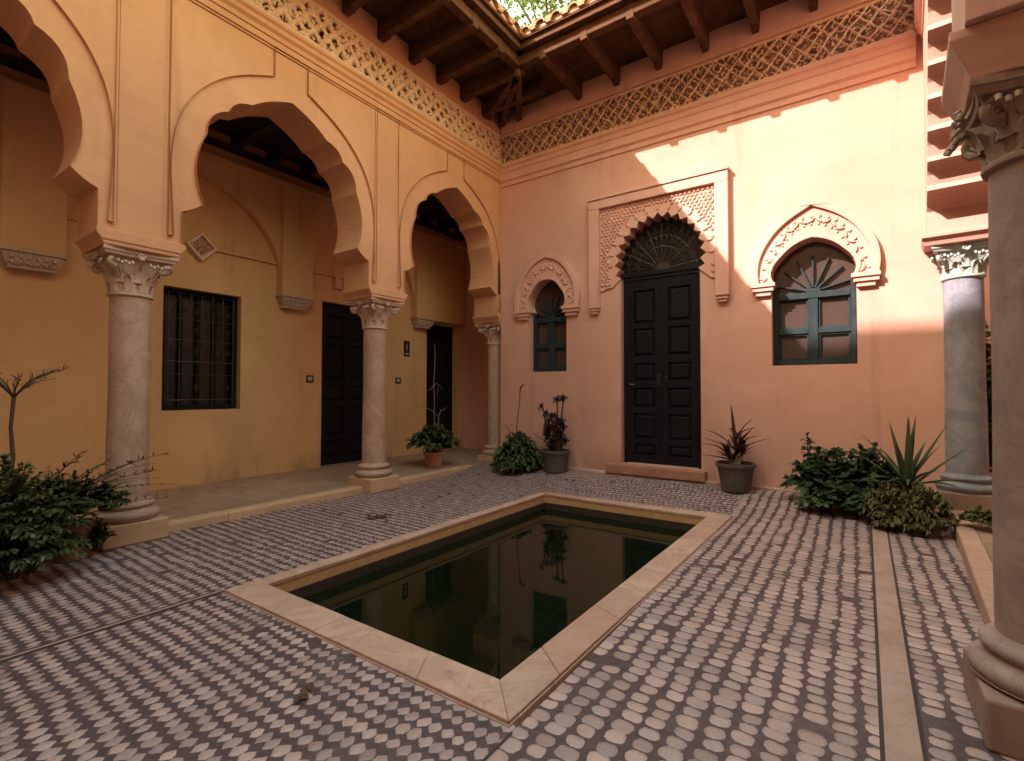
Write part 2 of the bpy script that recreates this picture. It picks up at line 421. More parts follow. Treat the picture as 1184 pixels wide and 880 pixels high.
def scroll_leaf(m, base, out, up, side, h, wd, curl, n=6):
    """acanthus leaf standing on a bell and curling outwards at its tip"""
    base, out, up, side = Vector(base), Vector(out), Vector(up), Vector(side); rows = []
    for i in range(n + 1):
        t = i / n
        o = .012 + curl * t ** 2.2; z = h * (t - .30 * max(0, t - .72) ** 1.2 * 3.0)
        w = wd * (1 - .5 * t * t) * (1.0 if i % 2 == 0 else .80) * (1 if t < .99 else .45)
        c = base + out * o + up * z
        rows.append([c - side * w - out * .010, c - side * w * .5 + out * .010, c + out * .002, c + side * w * .5 + out * .010, c + side * w - out * .010])
    vs = [p for r in rows for p in r]; fs = []
    for i in range(n):
        for k in range(4):
            a = 5 * i + k; fs.append((a, a + 1, a + 6, a + 5))
    k = len(vs); vs2 = [p - out * .016 for p in vs]
    return m.add(vs + vs2, fs + [tuple(x + k for x in f[::-1]) for f in fs])

def column(x, y, z0, zn, zt, r, label, group, mats, plinth=.22, hb=.17, cs=1.0):
    """plinth, two rolls, shaft with a collar and a leaf carved capital up to zt"""
    ms, mc, mp = mats
    root = thing('marble_column', (x, y, z0), label, 'column', group)
    p = M(); sq_loft(p, x, y, [(plinth, plinth, z0), (plinth, plinth, z0 + hb)])
    p.build('plinth', mp, root, bevel=.012)
    b = M(); R1 = r + .075
    prof = [(R1 - .02, 0), (R1, .012)] + [(R1 - .028 + .032 * math.cos(a), .042 + .032 * math.sin(a)) for a in [R(-60 + 20 * k) for k in range(8)]]
    prof += [(r + .035, .082), (r + .026, .10)] + [(r + .024 + .022 * math.cos(a), .122 + .022 * math.sin(a)) for a in [R(-60 + 20 * k) for k in range(8)]] + [(r + .012, .150), (r + .004, .165)]
    b.lathe(prof, (x, y, z0 + hb + .001), 48); b.build('column_base', ms, root, 50)
    s = M(); zb = z0 + hb + .15; n = 12; pr = []
    for i in range(n + 1):
        t = i / n; pr.append((r * (1 - .055 * t - .0 * t * t) + .002 * math.sin(9 * t), zb + (zn - zb) * t))
    s.lathe(pr, (x, y, 0), 48); s.build('shaft', ms, root, 60)
    c = M(); rn = r * .945
    c.lathe([(rn - .01, zn - .03), (rn + .018, zn - .018), (rn + .022, zn - .006), (rn + .016, zn + .006), (rn - .01, zn + .012)], (x, y, 0), 40)
    H = zt - zn; hs = .252 * cs; nseg = 48; ring = []; fs = []; K = 10
    for i in range(K + 1):
        t = i / K; s_ = rn + (.19 * cs - rn) * (t ** 1.9); e = 2 + 5 * t ** 2
        for k in range(nseg):
            a = 2 * math.pi * k / nseg; ca, sa = math.cos(a), math.sin(a)
            q = s_ / (abs(ca) ** e + abs(sa) ** e) ** (1 / e)
            ring.append((x + q * ca, y + q * sa, zn + .01 + (H - .05) * t))
    for i in range(K):
        for k in range(nseg):
            a = i * nseg + k; b2 = i * nseg + (k + 1) % nseg; fs.append((a, b2, b2 + nseg, a + nseg))
    fs.append(tuple(range(K * nseg, (K + 1) * nseg))); c.add(ring, fs)
    ab = []; fa = []                                            # abacus with hollow sides
    for zz, g in ((zt - .055, .93), (zt - .03, .97), (zt - .028, 1.0), (zt, 1.0)):
        for sd in range(4):
            for k in range(6):
                t = k / 6 * 2 - 1; dx, dy = hs * t, hs - .030 * (1 - t * t)
                for _ in range(sd): dx, dy = dy, -dx
                ab.append((x + dx * g, y + dy * g, zz))
    for i in range(3):
        for k in range(24):
            a = 24 * i + k; b2 = 24 * i + (k + 1) % 24; fa.append((a, b2, b2 + 24, a + 24))
    fa += [tuple(range(24)), tuple(range(72, 96))]; c.add(ab, fa)
    for k in range(8):
        a = R(45 * k + 22.5); o = Vector((math.cos(a), math.sin(a), 0)); sd = Vector((-math.sin(a), math.cos(a), 0))
        scroll_leaf(c, Vector((x, y, zn + .008)) + o * (rn - .004), o, (0, 0, 1), sd, H * .50, .050, .050 * cs)
    for k in range(8):
        a = R(45 * k); o = Vector((math.cos(a), math.sin(a), 0)); sd = Vector((-math.sin(a), math.cos(a), 0))
        big = k % 2 == 1
        scroll_leaf(c, Vector((x, y, zn + H * .25)) + o * (rn + .006), o, (0, 0, 1), sd, H * (.58 if big else .48), .050, (.115 if big else .055) * cs ** 2)
    for k in range(4):                                          # corner volutes and a flower on each side
        a = R(45 + 90 * k); o = Vector((math.cos(a), math.sin(a), 0)); ctr = Vector((x, y, zt - .105)) + o * .240 * cs
        pts = [Vector((x, y, zn + H * .40)) + o * (rn + .03), Vector((x, y, zn + H * .62)) + o * (rn + .085 * cs)]
        for j in range(17):
            th = R(115 - j * 34); rad = .048 * (1 - j / 20); pts.append(ctr + o * rad * math.cos(th) + Vector((0, 0, rad * math.sin(th))))
        c.tube(pts, [.012] * 2 + [.021] * 12 + [.017] * 5, 7)
        a = R(90 * k); o = Vector((math.cos(a), math.sin(a), 0)); sd = Vector((-math.sin(a), math.cos(a), 0)); ctr = Vector((x, y, zt - .045)) + o * .218
        for j in range(6):
            th = R(60 * j); d = sd * math.cos(th) * .03 + Vector((0, 0, math.sin(th) * .03)); c.tube([ctr, ctr + d + o * .014], [.012, .014], 6)
        for sgn in (-1, 1):
            for j in range(5):
                q = ctr + sd * sgn * (.06 + .024 * j) + Vector((0, 0, -.045 - .012 * (j % 2))) + o * (.0 + .004 * j); c.tube([q, q + Vector((0, 0, -.022)) + o * .012], [.011, .009], 6)
    c.build('capital', mc, root, 45)
    return root

# ------------------------------------------------------------------ ground, floors, pool
g = M(); g.add([(-60, -60, -.9), (60, -60, -.9), (60, 60, -.9), (-60, 60, -.9)], [(0, 1, 2, 3)])
tag(g.build('ground', MT['earth']), kind='structure')
def zf(y):
    t = min(1, max(0, (y - 5.15) / 1.05)); return .09 * t * t * (3 - 2 * t)
def floor_piece(name, mat, x0, x1, y0, y1, dz=0.0, skew=0.0):
    n = max(1, int((y1 - y0) / .12)); m = M(); vs = []; fs = []
    for i in range(n + 1):
        y = y0 + (y1 - y0) * i / n; vs += [(x0 + skew * (y - 2), y, zf(y) + dz), (x1 + skew * (y - 2), y, zf(y) + dz)]
    for i in range(n): fs.append((2 * i, 2 * i + 1, 2 * i + 3, 2 * i + 2))
    m.add(vs, fs); return tag(m.build(name, mat, smooth=30), kind='structure')
XS = -1.005
m = M(); vs = []; fs = []
for (a, b, c, d) in ((-4.93, -3.035, -3.9, 6.36), (-3.035, XS, -3.9, 1.50), (-3.035, XS, 4.98, 6.36)):
    n = max(1, int((d - c) / .12)); k = len(vs)
    for i in range(n + 1):
        y = c + (d - c) * i / n; vs += [(a, y, zf(y)), (b, y, zf(y))]
    for i in range(n): fs.append((k + 2 * i, k + 2 * i + 1, k + 2 * i + 3, k + 2 * i + 2))
m.add(vs, fs); tag(m.build('courtyard_floor', MT['mosA'], smooth=30), kind='structure')
floor_piece('courtyard_floor', MT['mosB'], XS, 1.1, -3.9, 6.9)
st = floor_piece('paving_strip', MT['strip'], .068, .168, -3.9, 5.95, .004, .013)
b = floor_piece('paving_strip_joint', MT['joint'], .054, .182, -3.9, 5.95, .002, .013)
ln = floor_piece('paving_line', MT['strip'], -3.150, -3.130, -3.9, 1.46, .004)
ln = floor_piece('paving_line_joint', MT['joint'], -3.172, -3.108, -3.9, 1.46, .002)
ln = floor_piece('paving_line_joint', MT['joint'], XS - .006, XS + .006, -3.9, 1.44, .002)
wb = M(); wb.box(-4.62, .95, 6.235, 6.34, .05, .118); tag(wb.build('wall_kerb', MT['coping'], bevel=.01), kind='structure')
kb = M()
y = -3.85
while y < 6.25:
    y2 = min(y + random.uniform(.75, 1.15), 6.30); kb.box(-4.95, -4.79, y + .001, y2 - .001, -.02, .070); y = y2
tag(kb.build('gallery_kerb', MT['plinth'], bevel=.01), kind='structure')
gf = M(); gf.add([(-6.5, -3.9, -.02), (-4.94, -3.9, -.02), (-4.94, 7.5, -.02), (-6.5, 7.5, -.02), (-6.5, -3.9, .100), (-4.94, -3.9, .068), (-4.94, 7.5, .068), (-6.5, 7.5, .100)], [(0, 1, 2, 3), (4, 5, 6, 7), (0, 1, 5, 4), (1, 2, 6, 5), (2, 3, 7, 6), (3, 0, 4, 7)]); tag(gf.build('gallery_floor', MT['gallery']), kind='structure')
def RK(u, v, w):
    p = _o + _t * u - _n * (w - .125); return (p.x, p.y, v)
pl = M()
for i in range(10):
    a = -6.3 + i * 1.05; pl.box(a + .003, a + 1.047, -.02, .115, -.12, 0, RK)
tag(pl.build('gallery_kerb', MT['coping'], bevel=.012), kind='structure')
gf = M(); gf.box(-6.6, 5.7, -.02, .112, -2.4, -.12, RK); tag(gf.build('gallery_floor', MT['gallery']), kind='structure')

pool = thing('pool', (-2.05, 3.25, 0), 'long rectangular stone edged pool of dark green water sunk in the cobble mosaic', 'pool')
O = [Vector(p) for p in ((-3.092, 1.444, 0), (-1.034, 1.462, 0), (-.975, 5.087, 0), (-3.042, 5.016, 0))]
I = [Vector(p) for p in ((-2.975, 1.637, 0), (-1.212, 1.649, 0), (-1.165, 4.897, 0), (-2.945, 4.885, 0))]
for s_, cnt in ((0, 5), (1, 8), (2, 4), (3, 8)):
    o0, o1, i0, i1 = O[s_], O[(s_ + 1) % 4], I[s_], I[(s_ + 1) % 4]
    cuts = [0] + sorted(min(.95, max(.05, (k + random.uniform(-.22, .22)) / cnt)) for k in range(1, cnt)) + [1]
    for k in range(cnt):
        a, b = cuts[k], cuts[k + 1]; gp = .0004
        pts = [o0.lerp(o1, a + gp), o0.lerp(o1, b - gp), i0.lerp(i1, b - gp), i0.lerp(i1, a + gp)]
        dz = random.uniform(-.0015, .0015)
        mm = M(); mm.plate([(p.x, p.y) for p in pts], [], -.008, .019 + dz, lambda u, v, w: (u, v, w))
        mm.build('coping_slab', MT['coping'], pool, bevel=.003)
mm = M()                                                       # thin course under the coping, side faces, basin
def grow(P4, d):
    c = sum(P4, Vector()) / 4; return [(p.x + d * math.copysign(1, p.x - c.x), p.y + d * math.copysign(1, p.y - c.y)) for p in P4]
mm.plate(grow(O, .006), [grow(O, -.05)], -.03, .006, ident); mm.build('lower_course', MT['coping'], pool, bevel=.003)
mm = M(); mm.plate(grow(I, .06), [grow(I, .004)], -.075, -.0085, ident); mm.build('side_course', MT['coping_side'], pool)
mm = M(); mm.plate(grow(I, .07), [grow(I, -.006)], -.75, -.0755, ident)
mm.plate(grow(I, .07), [], -.80, -.7505, ident); mm.build('basin', MT['pool_wall'], pool)
w = M(); q = grow(I, -.0055); n = 1; w.add([(a, b, -.145) for a, b in q], [(0, 1, 2, 3)]); tag(w.build('water', MT['water']), kind='structure')

# ------------------------------------------------------------------ left arcade
arc = thing('arcade_wall', (-4.86, 2.75, 2.42), 'orange plaster arcade wall with lobed horseshoe arches and a carved frieze on marble columns', 'wall')
CS = (-2.25, .25, 2.75, 5.25); ZB = 2.43
bot = [(-3.9, ZB)]
for c in CS: bot += arch_bottom(c, foil(ZB))
outer = bot + [(6.785, ZB), (6.785, 4.829), (-3.9, 4.829)]
m = M(); m.plate(outer, [], -.46, -.030, LEFT)
m.box(-3.9, 6.785, 4.8295, 5.2995, -.46, -.36, LEFT); m.box(-3.9, 6.785, 5.30, 5.645, -.46, -.031, LEFT); m.box(6.33, 6.785, 4.8295, 5.2995, -.359, -.001, LEFT)
outer2 = bot + [(6.318, ZB), (6.318, 4.70), (-3.9, 4.70)]
def recess(c, e, top):
    hs = []
    h = EXT + [(.18, top), (1.066 + e, top), (1.066 + e, 2.50)]
    return [[(min(c + a, 6.292), b) for a, b in h], [(c - a, b) for a, b in h]]
def recs(e, top):
    H = []
    for c in CS: H += recess(c, e, top)
    return H
m.plate(outer2, recs(0, 4.57), -.030, -.016, LEFT)
m.plate(outer2, recs(.016, 4.592), -.016, 0, LEFT)
m.box(-3.9, 6.318, 5.30, 5.644, -.03, 0, LEFT)
m.build('arcade_masonry', MT['orange'], arc)
m = M(); moulding(m, CORN, -3.9, 6.318, LEFT); m.build('cornice', MT['orange'], arc)
solid(frieze(LEFT, .9, 6.317, 4.832, 5.298, -.004, 1.0).build('carved_frieze', MT['stucco'], arc, 180, recalc=False), .03)
m = M(); m.box(-3.9, .895, 4.8295, 5.2995, -.359, -.01, LEFT); m.build('plain_band', MT['orange'], arc)
for c in (1.5, 4.0, 6.5):
    m = M(); sq_loft(m, -4.86, c, [(.250, .252, 2.312), (.256, .258, 2.332), (.250, .262, 2.338), (.262, .268, 2.352), (.262, .300, 2.396), (.262, .300, 2.429)])
    m.build('impost', MT['orange'], arc, bevel=.004)
mats = (MT['marble'], MT['capital'], MT['plinth'])
column(-4.86, 1.5, 0, 1.985, 2.311, .142, 'pinkish marble column of the left arcade nearest the camera, standing beside the big fern bush', 'columns of the left arcade', mats)
column(-4.86, 4.0, 0, 1.985, 2.311, .142, 'middle marble column of the left arcade, in front of the double door', 'columns of the left arcade', mats)
column(-4.86, 6.5, 0, 1.985, 2.311, .142, 'marble column in the far corner where the left arcade meets the pink wall', 'columns of the left arcade', mats)

# ------------------------------------------------------------------ doors
ROWS = [(.055, .235), (.265, .415), (.455, .55), (.59, .695), (.73, .865), (.895, .955)]
def door(parent, P, u0, u1, v0, v1, w, mat, name='door', leaves=2, rows=ROWS, handle=None, label=None):
    fr = M(); t = .045
    fr.box(u0, u0 + t, v0, v1, w - .06, w + .012, P); fr.box(u1 - t, u1, v0, v1, w - .06, w + .012, P); fr.box(u0 + t, u1 - t, v1 - t, v1, w - .06, w + .012, P)
    d = fr.build(name, mat, parent, bevel=.004)
    if label: d['label'] = label
    a, b = u0 + t + .003, u1 - t - .003; wd = (b - a) / leaves
    for k in range(leaves):
        l0, l1 = a + k * wd + .002, a + (k + 1) * wd - .002; z0, z1 = v0 + .008, v1 - t - .003; H = z1 - z0
        m = M(); st_ = .085
        holes = []
        for f0, f1 in rows:
            holes.append([(l0 + st_, z1 - f1 * H), (l1 - st_, z1 - f1 * H), (l1 - st_, z1 - f0 * H), (l0 + st_, z1 - f0 * H)])
        m.plate([(l0, z0), (l1, z0), (l1, z1), (l0, z1)], holes, w - .030, w, P)
        m.box(l0, l1, z0, z1, w - .055, w - .0305, P)
        for h in holes:
            x0, y0 = h[0]; x1, y1 = h[2]; i1, i2 = .012, .040
            vs = [P(x0 + i1, y0 + i1, w - .030), P(x1 - i1, y0 + i1, w - .030), P(x1 - i1, y1 - i1, w - .030), P(x0 + i1, y1 - i1, w - .030),
                  P(x0 + i2, y0 + i2, w - .008), P(x1 - i2, y0 + i2, w - .008), P(x1 - i2, y1 - i2, w - .008), P(x0 + i2, y1 - i2, w - .008)]
            m.add(vs, [(4, 5, 6, 7), (0, 1, 5, 4), (1, 2, 6, 5), (2, 3, 7, 6), (3, 0, 4, 7)])
        m.build('door_leaf', mat, d)
    return d

# ------------------------------------------------------------------ palace (back) wall
pw = thing('palace_wall', (-2.0, 6.32, .05), 'pink plaster courtyard wall with a tall black double door and two horseshoe windows', 'wall')
XD = -2.08
lobes = []
NL = 17
for k in range(NL * 4 + 1):
    f = k / (NL * 4); th = R(-20 + 220 * f); s_ = f * NL; fr = s_ - math.floor(s_)
    if k == NL * 4: fr = 0
    rr = .535 + .066 * (1 - abs(2 * fr - 1)) ** 1.1
    lobes.append((XD + rr * math.cos(th), 2.93 + rr * 1.02 * math.sin(th)))
doorhole = [(-2.60, .235), (-1.56, .235), (-1.56, 2.74)] + lobes + [(-2.60, 2.74)]
def win_hole(c, w, zs=2.40, za=2.90):
    r = [(w, 1.50), (w, zs - .02), (w - .045, zs + .02)] + quad((w - .045, zs + .02), (w - .003, zs + .17), (w * .74, zs + .33), 6) + quad((w * .74, zs + .33), (w * .40, zs + .445), (0, za), 6)
    return [(c + a, b) for a, b in r] + [(c - a, b) for a, b in r[::-1][1:]]
W1, W2 = (-3.765, .325), (-.37, .40)
m = M()
m.plate([(-4.63, -.05), (.72, -.05), (.72, 4.836), (-4.63, 4.836)], [doorhole, win_hole(*W1), win_hole(*W2)], -.34, 0, BACK)
m.box(-4.63, .72, 4.8365, 5.3095, -.46, -.10, BACK); m.box(-4.63, .72, 5.31, 5.645, -.34, 0, BACK); m.box(.545, .72, 4.8365, 5.3095, -.124, 0, BACK)
m.build('wall_masonry', MT['pink'], pw)
m = M(); moulding(m, CORNB, -4.625, .545, BACK); m.build('cornice', MT['stucco_pink'], pw)
solid(frieze(BACK, -4.625, .540, 4.840, 5.308, -.002, 5.0, .34).build('carved_frieze', MT['stucco'], pw, 180, recalc=False), -.03)
m = M(); m.box(-4.60, .545, 5.31, 5.642, .001, .045, BACK); m.box(.535, .60, 4.835, 5.31, .001, .05, BACK); m.build('plaster_band', MT['stucco_pink'], pw, bevel=.006)
m = M(); m.box(-2.78, -1.49, .105, .232, .001, .125, BACK); m.build('door_step', MT['step'], pw, bevel=.012)
d = door(pw, BACK, -2.595, -1.565, .236, 2.755, -.10, MT['door'])
hd = M(); hd.box(-2.135, -2.085, 1.28, 1.44, -.098, -.086, BACK)
hd.tube([BACK(-2.11, 1.40, -.085), BACK(-2.11, 1.40, -.055)], .014, 10); hd.tube([BACK(-2.11, 1.40, -.055), BACK(-2.11, 1.36, -.045), BACK(-2.105, 1.31, -.05)], .009, 8)
hd.lathe([(.0, -.014), (.014, -.008), (.018, 0), (.014, .008), (.0, .014)], BACK(-2.01, 1.385, -.06), 14)
hd.build('handle', MT['iron'], d, 40)
hd = M(); hd.tube([BACK(-2.50, 1.30, -.096), BACK(-2.50, 1.30, -.06), BACK(-2.43, 1.30, -.055)], .010, 8); hd.build('handle', MT['chrome'], d, 40)
fn = M(); fn.box(-2.64, -1.52, 2.757, 2.815, -.20, -.075, BACK)
fn2 = M(); ctr = (XD, 2.83)
for k in range(17):
    th = R(6 + 168 * k / 16); p0 = (ctr[0] + .11 * math.cos(th), ctr[1] + .11 * math.sin(th)); p1 = (ctr[0] + .62 * math.cos(th), ctr[1] + .70 * math.sin(th))
    fn2.tube([BACK(*p0, -.14), BACK(*p1, -.14)], .0075, 6)
    if k < 16:
        for rr, sz in ((.26, .030), (.38, .040), (.51, .050)):
            t2 = R(6 + 168 * (k + .5) / 16); cx, cz = ctr[0] + rr * math.cos(t2), ctr[1] + rr * 1.1 * math.sin(t2)
            fn2.tube([BACK(cx + sz * math.cos(q) * .8, cz + sz * math.sin(q), -.14) for q in [R(60 * j) for j in range(7)]], .005, 5)
for rr in (.11, .32, .45): fn2.tube([BACK(ctr[0] + rr * math.cos(R(a)), ctr[1] + rr * 1.1 * math.sin(R(a)), -.14) for a in range(0, 181, 12)], .009, 6)
fl = fn.build('fanlight', MT['door'], pw, bevel=.006)
fn2.build('iron_sunburst', MT['iron'], fl, 60)
hubm = M(); hubm.plate([(ctr[0] + .11 * math.cos(R(a)), ctr[1] + .115 * math.sin(R(a))) for a in range(0, 181, 12)], [], -.155, -.145, BACK); hubm.build('sunburst_hub', MT['iron'], fl)
gl = M(); gl.box(-2.75, -1.42, 2.74, 3.62, -.24, -.20, BACK); gl.build('pane', MT['black'], fl)

al = M()                                                       # square frame round the door arch
XA0, XA1 = -3.05, -1.215
al.box(XA0, XA0 + .155, 2.40, 3.745, .001, .075, BACK); al.box(XA1 - .155, XA1, 2.40, 3.745, .001, .075, BACK); al.box(XA0, XA1, 3.745, 3.87, .001, .075, BACK)
al.box(XA0 - .012, XA1 + .012, 3.87, 3.905, .001, .092, BACK)
for x0, x1 in ((XA0, XA0 + .155), (XA1 - .155, XA1)):
    al.box(x0 - .004, x1 + .004, 2.362, 2.40, .001, .080, BACK); al.box(x0 + .012, x1 - .012, 2.322, 2.362, .001, .064, BACK); al.box(x0 + .026, x1 - .026, 2.285, 2.322, .001, .048, BACK)
sur = al.build('door_surround', MT['stucco_pink'], pw, bevel=.006)
inner = [(XD + (a - XD) * 1.0, b) for a, b in lobes]
pan = M()
lo = [p for p in lobes if p[1] > 2.74]
pan.plate([(-2.893, 2.60), (-2.84, 2.60), (-2.80, 2.625), (-2.72, 2.625), lo[-1]] + lo[::-1] + [(-1.45, 2.625), (-1.42, 2.60), (-1.372, 2.60), (-1.372, 3.744), (-2.893, 3.744)], [], .001, .022, BACK)
random.seed(3)
row = 0; z = 2.68
while z < 3.72:
    x = -2.86 + (.026 if row % 2 else 0)
    while x < -1.39:
        rr = math.hypot(x - XD, (z - 2.93) / 1.02)
        if rr > .70 or (z < 2.80 and abs(x - XD) > .66):
            pan.dome(x, z, .028, .019, R(random.choice((35, -35, 60, -50))), .018, .022, BACK, 8)
        x += .054
    z += .043; row += 1
for k in range(NL):                                            # raised edge leaves along the lobes
    th = R(-20 + 220 * (k + .5) / NL)
    if math.sin(th) > -.1: pan.dome(XD + .66 * math.cos(th), 2.93 + .67 * math.sin(th), .045, .02, th, .016, .022, BACK, 10)
pan.build('carved_panel', MT['stucco_pink'], sur, 40)

def window(c, w, ow, oa, label, seed):
    za = 2.90 if w > .35 else 2.87
    f = M(); y0 = -.115; t = .048; x0, x1 = c - w + .004, c + w - .004
    zt_ = 2.30
    f.box(x0, x0 + t, 1.503, 2.42, y0 - .05, y0, BACK); f.box(x1 - t, x1, 1.503, 2.42, y0 - .05, y0, BACK)
    f.box(x0 + t, x1 - t, 1.503, 1.503 + .06, y0 - .05, y0, BACK)
    f.box(x0 + t, x1 - t, zt_ - .045, zt_ + .025, y0 - .05, y0 + .006, BACK)
    f.box(c - .045, c + .045, 1.563, zt_ - .045, y0 - .05, y0 - .002, BACK)
    f.box(x0 + t, c - .045, 1.86, 1.915, y0 - .05, y0 - .004, BACK); f.box(c + .045, x1 - t, 1.86, 1.915, y0 - .05, y0 - .004, BACK)
    for a, b in ((x0 + t, c - .045), (c + .045, x1 - t)):
        for q0, q1 in ((1.563, 1.86), (1.915, zt_ - .045)):
            f.plate([(a, q0), (b, q0), (b, q1), (a, q1)], [[(a + .022, q0 + .022), (b - .022, q0 + .022), (b - .022, q1 - .022), (a + .022, q1 - .022)]], y0 - .05, y0 - .020, BACK)
    fr = f.build('window', MT['window'], pw, bevel=.004); fr['label'] = label
    s = M(); hub = (c, zt_ + .03)
    s.box(c - .07, c + .07, zt_ + .026, zt_ + .065, y0 - .04, y0 + .004, BACK)
    for k in range(7):
        th = R(14 + 152 * k / 6); L = .36 if w > .35 else .30
        dx, dz = math.cos(th), math.sin(th); px, pz = -dz, dx; a0 = .045; L = min(L, (w - .02) / max(.01, abs(dx)))
        s.add([BACK(hub[0] + dx * r_ + px * q, hub[1] + dz * r_ * 1.12 + pz * q, w_) for w_ in (y0 - .045, y0 - .012) for r_, q in ((a0, -.008), (a0, .008), (L, .010), (L, -.010))],
              [(0, 1, 2, 3), (4, 5, 6, 7), (0, 1, 5, 4), (1, 2, 6, 5), (2, 3, 7, 6), (3, 0, 4, 7)])
    s.build('sunburst_bars', MT['window'], fr)
    p = M(); p.box(c - w - .05, c + w + .05, 1.48, za + .1, y0 - .060, y0 - .0505, BACK); p.build('pane', MT['pane'], fr)
    sf = M(); sf.box(c - w - .05, c + w + .05, 1.45, za + .1, -.345, -.335, BACK); sf.build('window_light_stop', MT['black'], fr)  # added backing that keeps outside light from leaking through the window
    # carved horseshoe surround
    hole = win_hole(c, w, 2.40, za)[2:-2]
    out = smooth_path([(ow, 2.445), (ow + .012, 2.60), (ow * .955, 2.80), (ow * .73, 3.03), (ow * .42, 3.20), (0, oa)], 5)
    full = [(c + a, b) for a, b in out] + [(c - a, b) for a, b in out[::-1][1:]]
    s = M(); s.plate(full + hole[::-1], [], .001, .036, BACK)
    o2 = [(a * .875 if a > 0 else 0, 2.445 + (b - 2.445) * .90) for a, b in out]
    rim = full + [(c - a, b) for a, b in o2] + [(c + a, b) for a, b in o2[::-1][1:]]
    s.plate(rim, [], .036, .068, BACK)
    inn = [(c + (a - c) * 1.11, 2.42 + (b - 2.42) * 1.065) for a, b in hole]
    s.plate(hole + inn[::-1], [], .036, .052, BACK)
    for sg in (-1, 1):
        a0, a1 = c + sg * (w - .045), c + sg * (ow + .012)
        if sg < 0: a0, a1 = a1, a0
        s.box(a0, a1, 2.402, 2.445, .001, .085, BACK); s.box(a0 + (.018 if sg > 0 else .012), a1 - (.012 if sg > 0 else .018), 2.355, 2.402, .001, .068, BACK)
        s.box(a0 + .045, a1 - .045, 2.305, 2.355, .001, .046, BACK)
    su = s.build('window_surround', MT['stucco_pink'], pw, bevel=.005)
    k = M(); random.seed(seed)
    for i in range(19):
        t_ = (i + .5) / 19; th = R(-2 + 184 * t_)
        ex = c + .78 * ow * math.cos(th) * (1 - .10 * abs(math.sin(2 * th))); ez = 2.47 + (.66 * (oa - 2.45) + .03) * math.sin(th)
        if ez < 2.47: continue
        k.dome(ex, ez, .050, .019, th + R(90 + (35 if i % 2 else -35)), .018, .036, BACK, 10)
        k.dome(ex + .045 * math.cos(th), ez + .045 * math.sin(th), .022, .015, th + R(20 if i % 2 else -20), .014, .036, BACK, 8)
        k.dome(ex - .040 * math.cos(th), ez - .040 * math.sin(th), .018, .013, th, .012, .036, BACK, 8)
    k.build('carved_leaves', MT['stucco_pink'], su, 45)
window(*W1, .545, 3.29, 'narrow dark horseshoe window near the left corner', 5)
window(*W2, .595, 3.34, 'wide horseshoe window half lit by the sun', 6)

# ------------------------------------------------------------------ right arcade
ra = thing('arcade_wall', (.6, 4.5, 2.5), 'shaded arcade wall along the right edge, seen almost edge on beside the sunlit wall', 'wall')
cR, hw = 1.90, 1.63
pr = [(hw, 2.46), (hw, 2.90)] + quad((hw, 2.90), (hw - .09, 2.985), (hw - .24, 3.03), 4)
for k in range(7):
    x0, z0 = pr[-1]; pr += [(x0 + .012, z0 + .045), (x0, z0 + .085)] + quad((x0, z0 + .085), (x0 - .045, z0 + .172), (x0 - .14, z0 + .215), 4)
pr.append((0, 4.72))
arch = arch_bottom(cR, pr)
arch[-1] = (arch[-1][0], 2.69)
pr2 = [(a / .965 * 1.2, 2.46 + (b - 2.43) * 1.2) for a, b in foil(2.43)]
bot = [(-6.6, 2.46)] + arch_bottom(-1.485, pr2) + arch + [(3.72, 2.69)]
m = M(); m.plate(bot + [(3.72, 5.30), (-6.6, 5.30)], [], -.46, 0, RIGHT)
m.plate([(3.721, 2.69), (4.22, 2.69), (4.22, 5.645), (3.721, 5.645)], [], -.46, -.02, RIGHT)
m.build('arcade_masonry', MT['pink'], ra)
m = M(); moulding(m, CORN, -6.6, 3.66, RIGHT); m.build('cornice', MT['pink'], ra)
def impost(u, z0, z1, hw_=.30):
    m = M(); g = hw_ / .30; rings = [(.250 * g, .252 * g, z0), (.258 * g, .258 * g, z0 + .02), (.262 * g, .262 * g, z0 + .03), (.268 * g, .268 * g, z0 + .045), (.27, .300 * g, z1 - .035), (.27, .300 * g, z1 - .001)]
    p = _o + _t * u + _n * .23; vs = []; fs = []
    for hx, hy, z in rings:
        for a, b in ((-1, -1), (1, -1), (1, 1), (-1, 1)):
            q = p + _n * hx * a + _t * hy * b; vs.append((q.x, q.y, z))
    for i in range(len(rings) - 1):
        for k in range(4):
            a = 4 * i + k; b = 4 * i + (k + 1) % 4; fs.append((a, b, b + 4, a + 4))
    n = 4 * (len(rings) - 1); fs += [(3, 2, 1, 0), (n, n + 1, n + 2, n + 3)]
    m.add(vs, fs); m.build('impost', MT['pink'], ra, bevel=.004)
impost(0, 2.286, 2.46, .255); impost(3.80, 2.585, 2.69)
p = _o + _t * 0 + _n * .22
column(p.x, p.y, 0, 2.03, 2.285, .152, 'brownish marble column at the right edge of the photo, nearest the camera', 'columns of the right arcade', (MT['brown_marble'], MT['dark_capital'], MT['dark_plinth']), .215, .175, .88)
column(.865, 6.31, .09, 2.30, 2.584, .152, 'grey marble column in the right corner with a sunlit pale capital, beside the agave', 'columns of the right arcade', (MT['grey_marble'], MT['pale_capital'], MT['dark_plinth']), .22, .18)

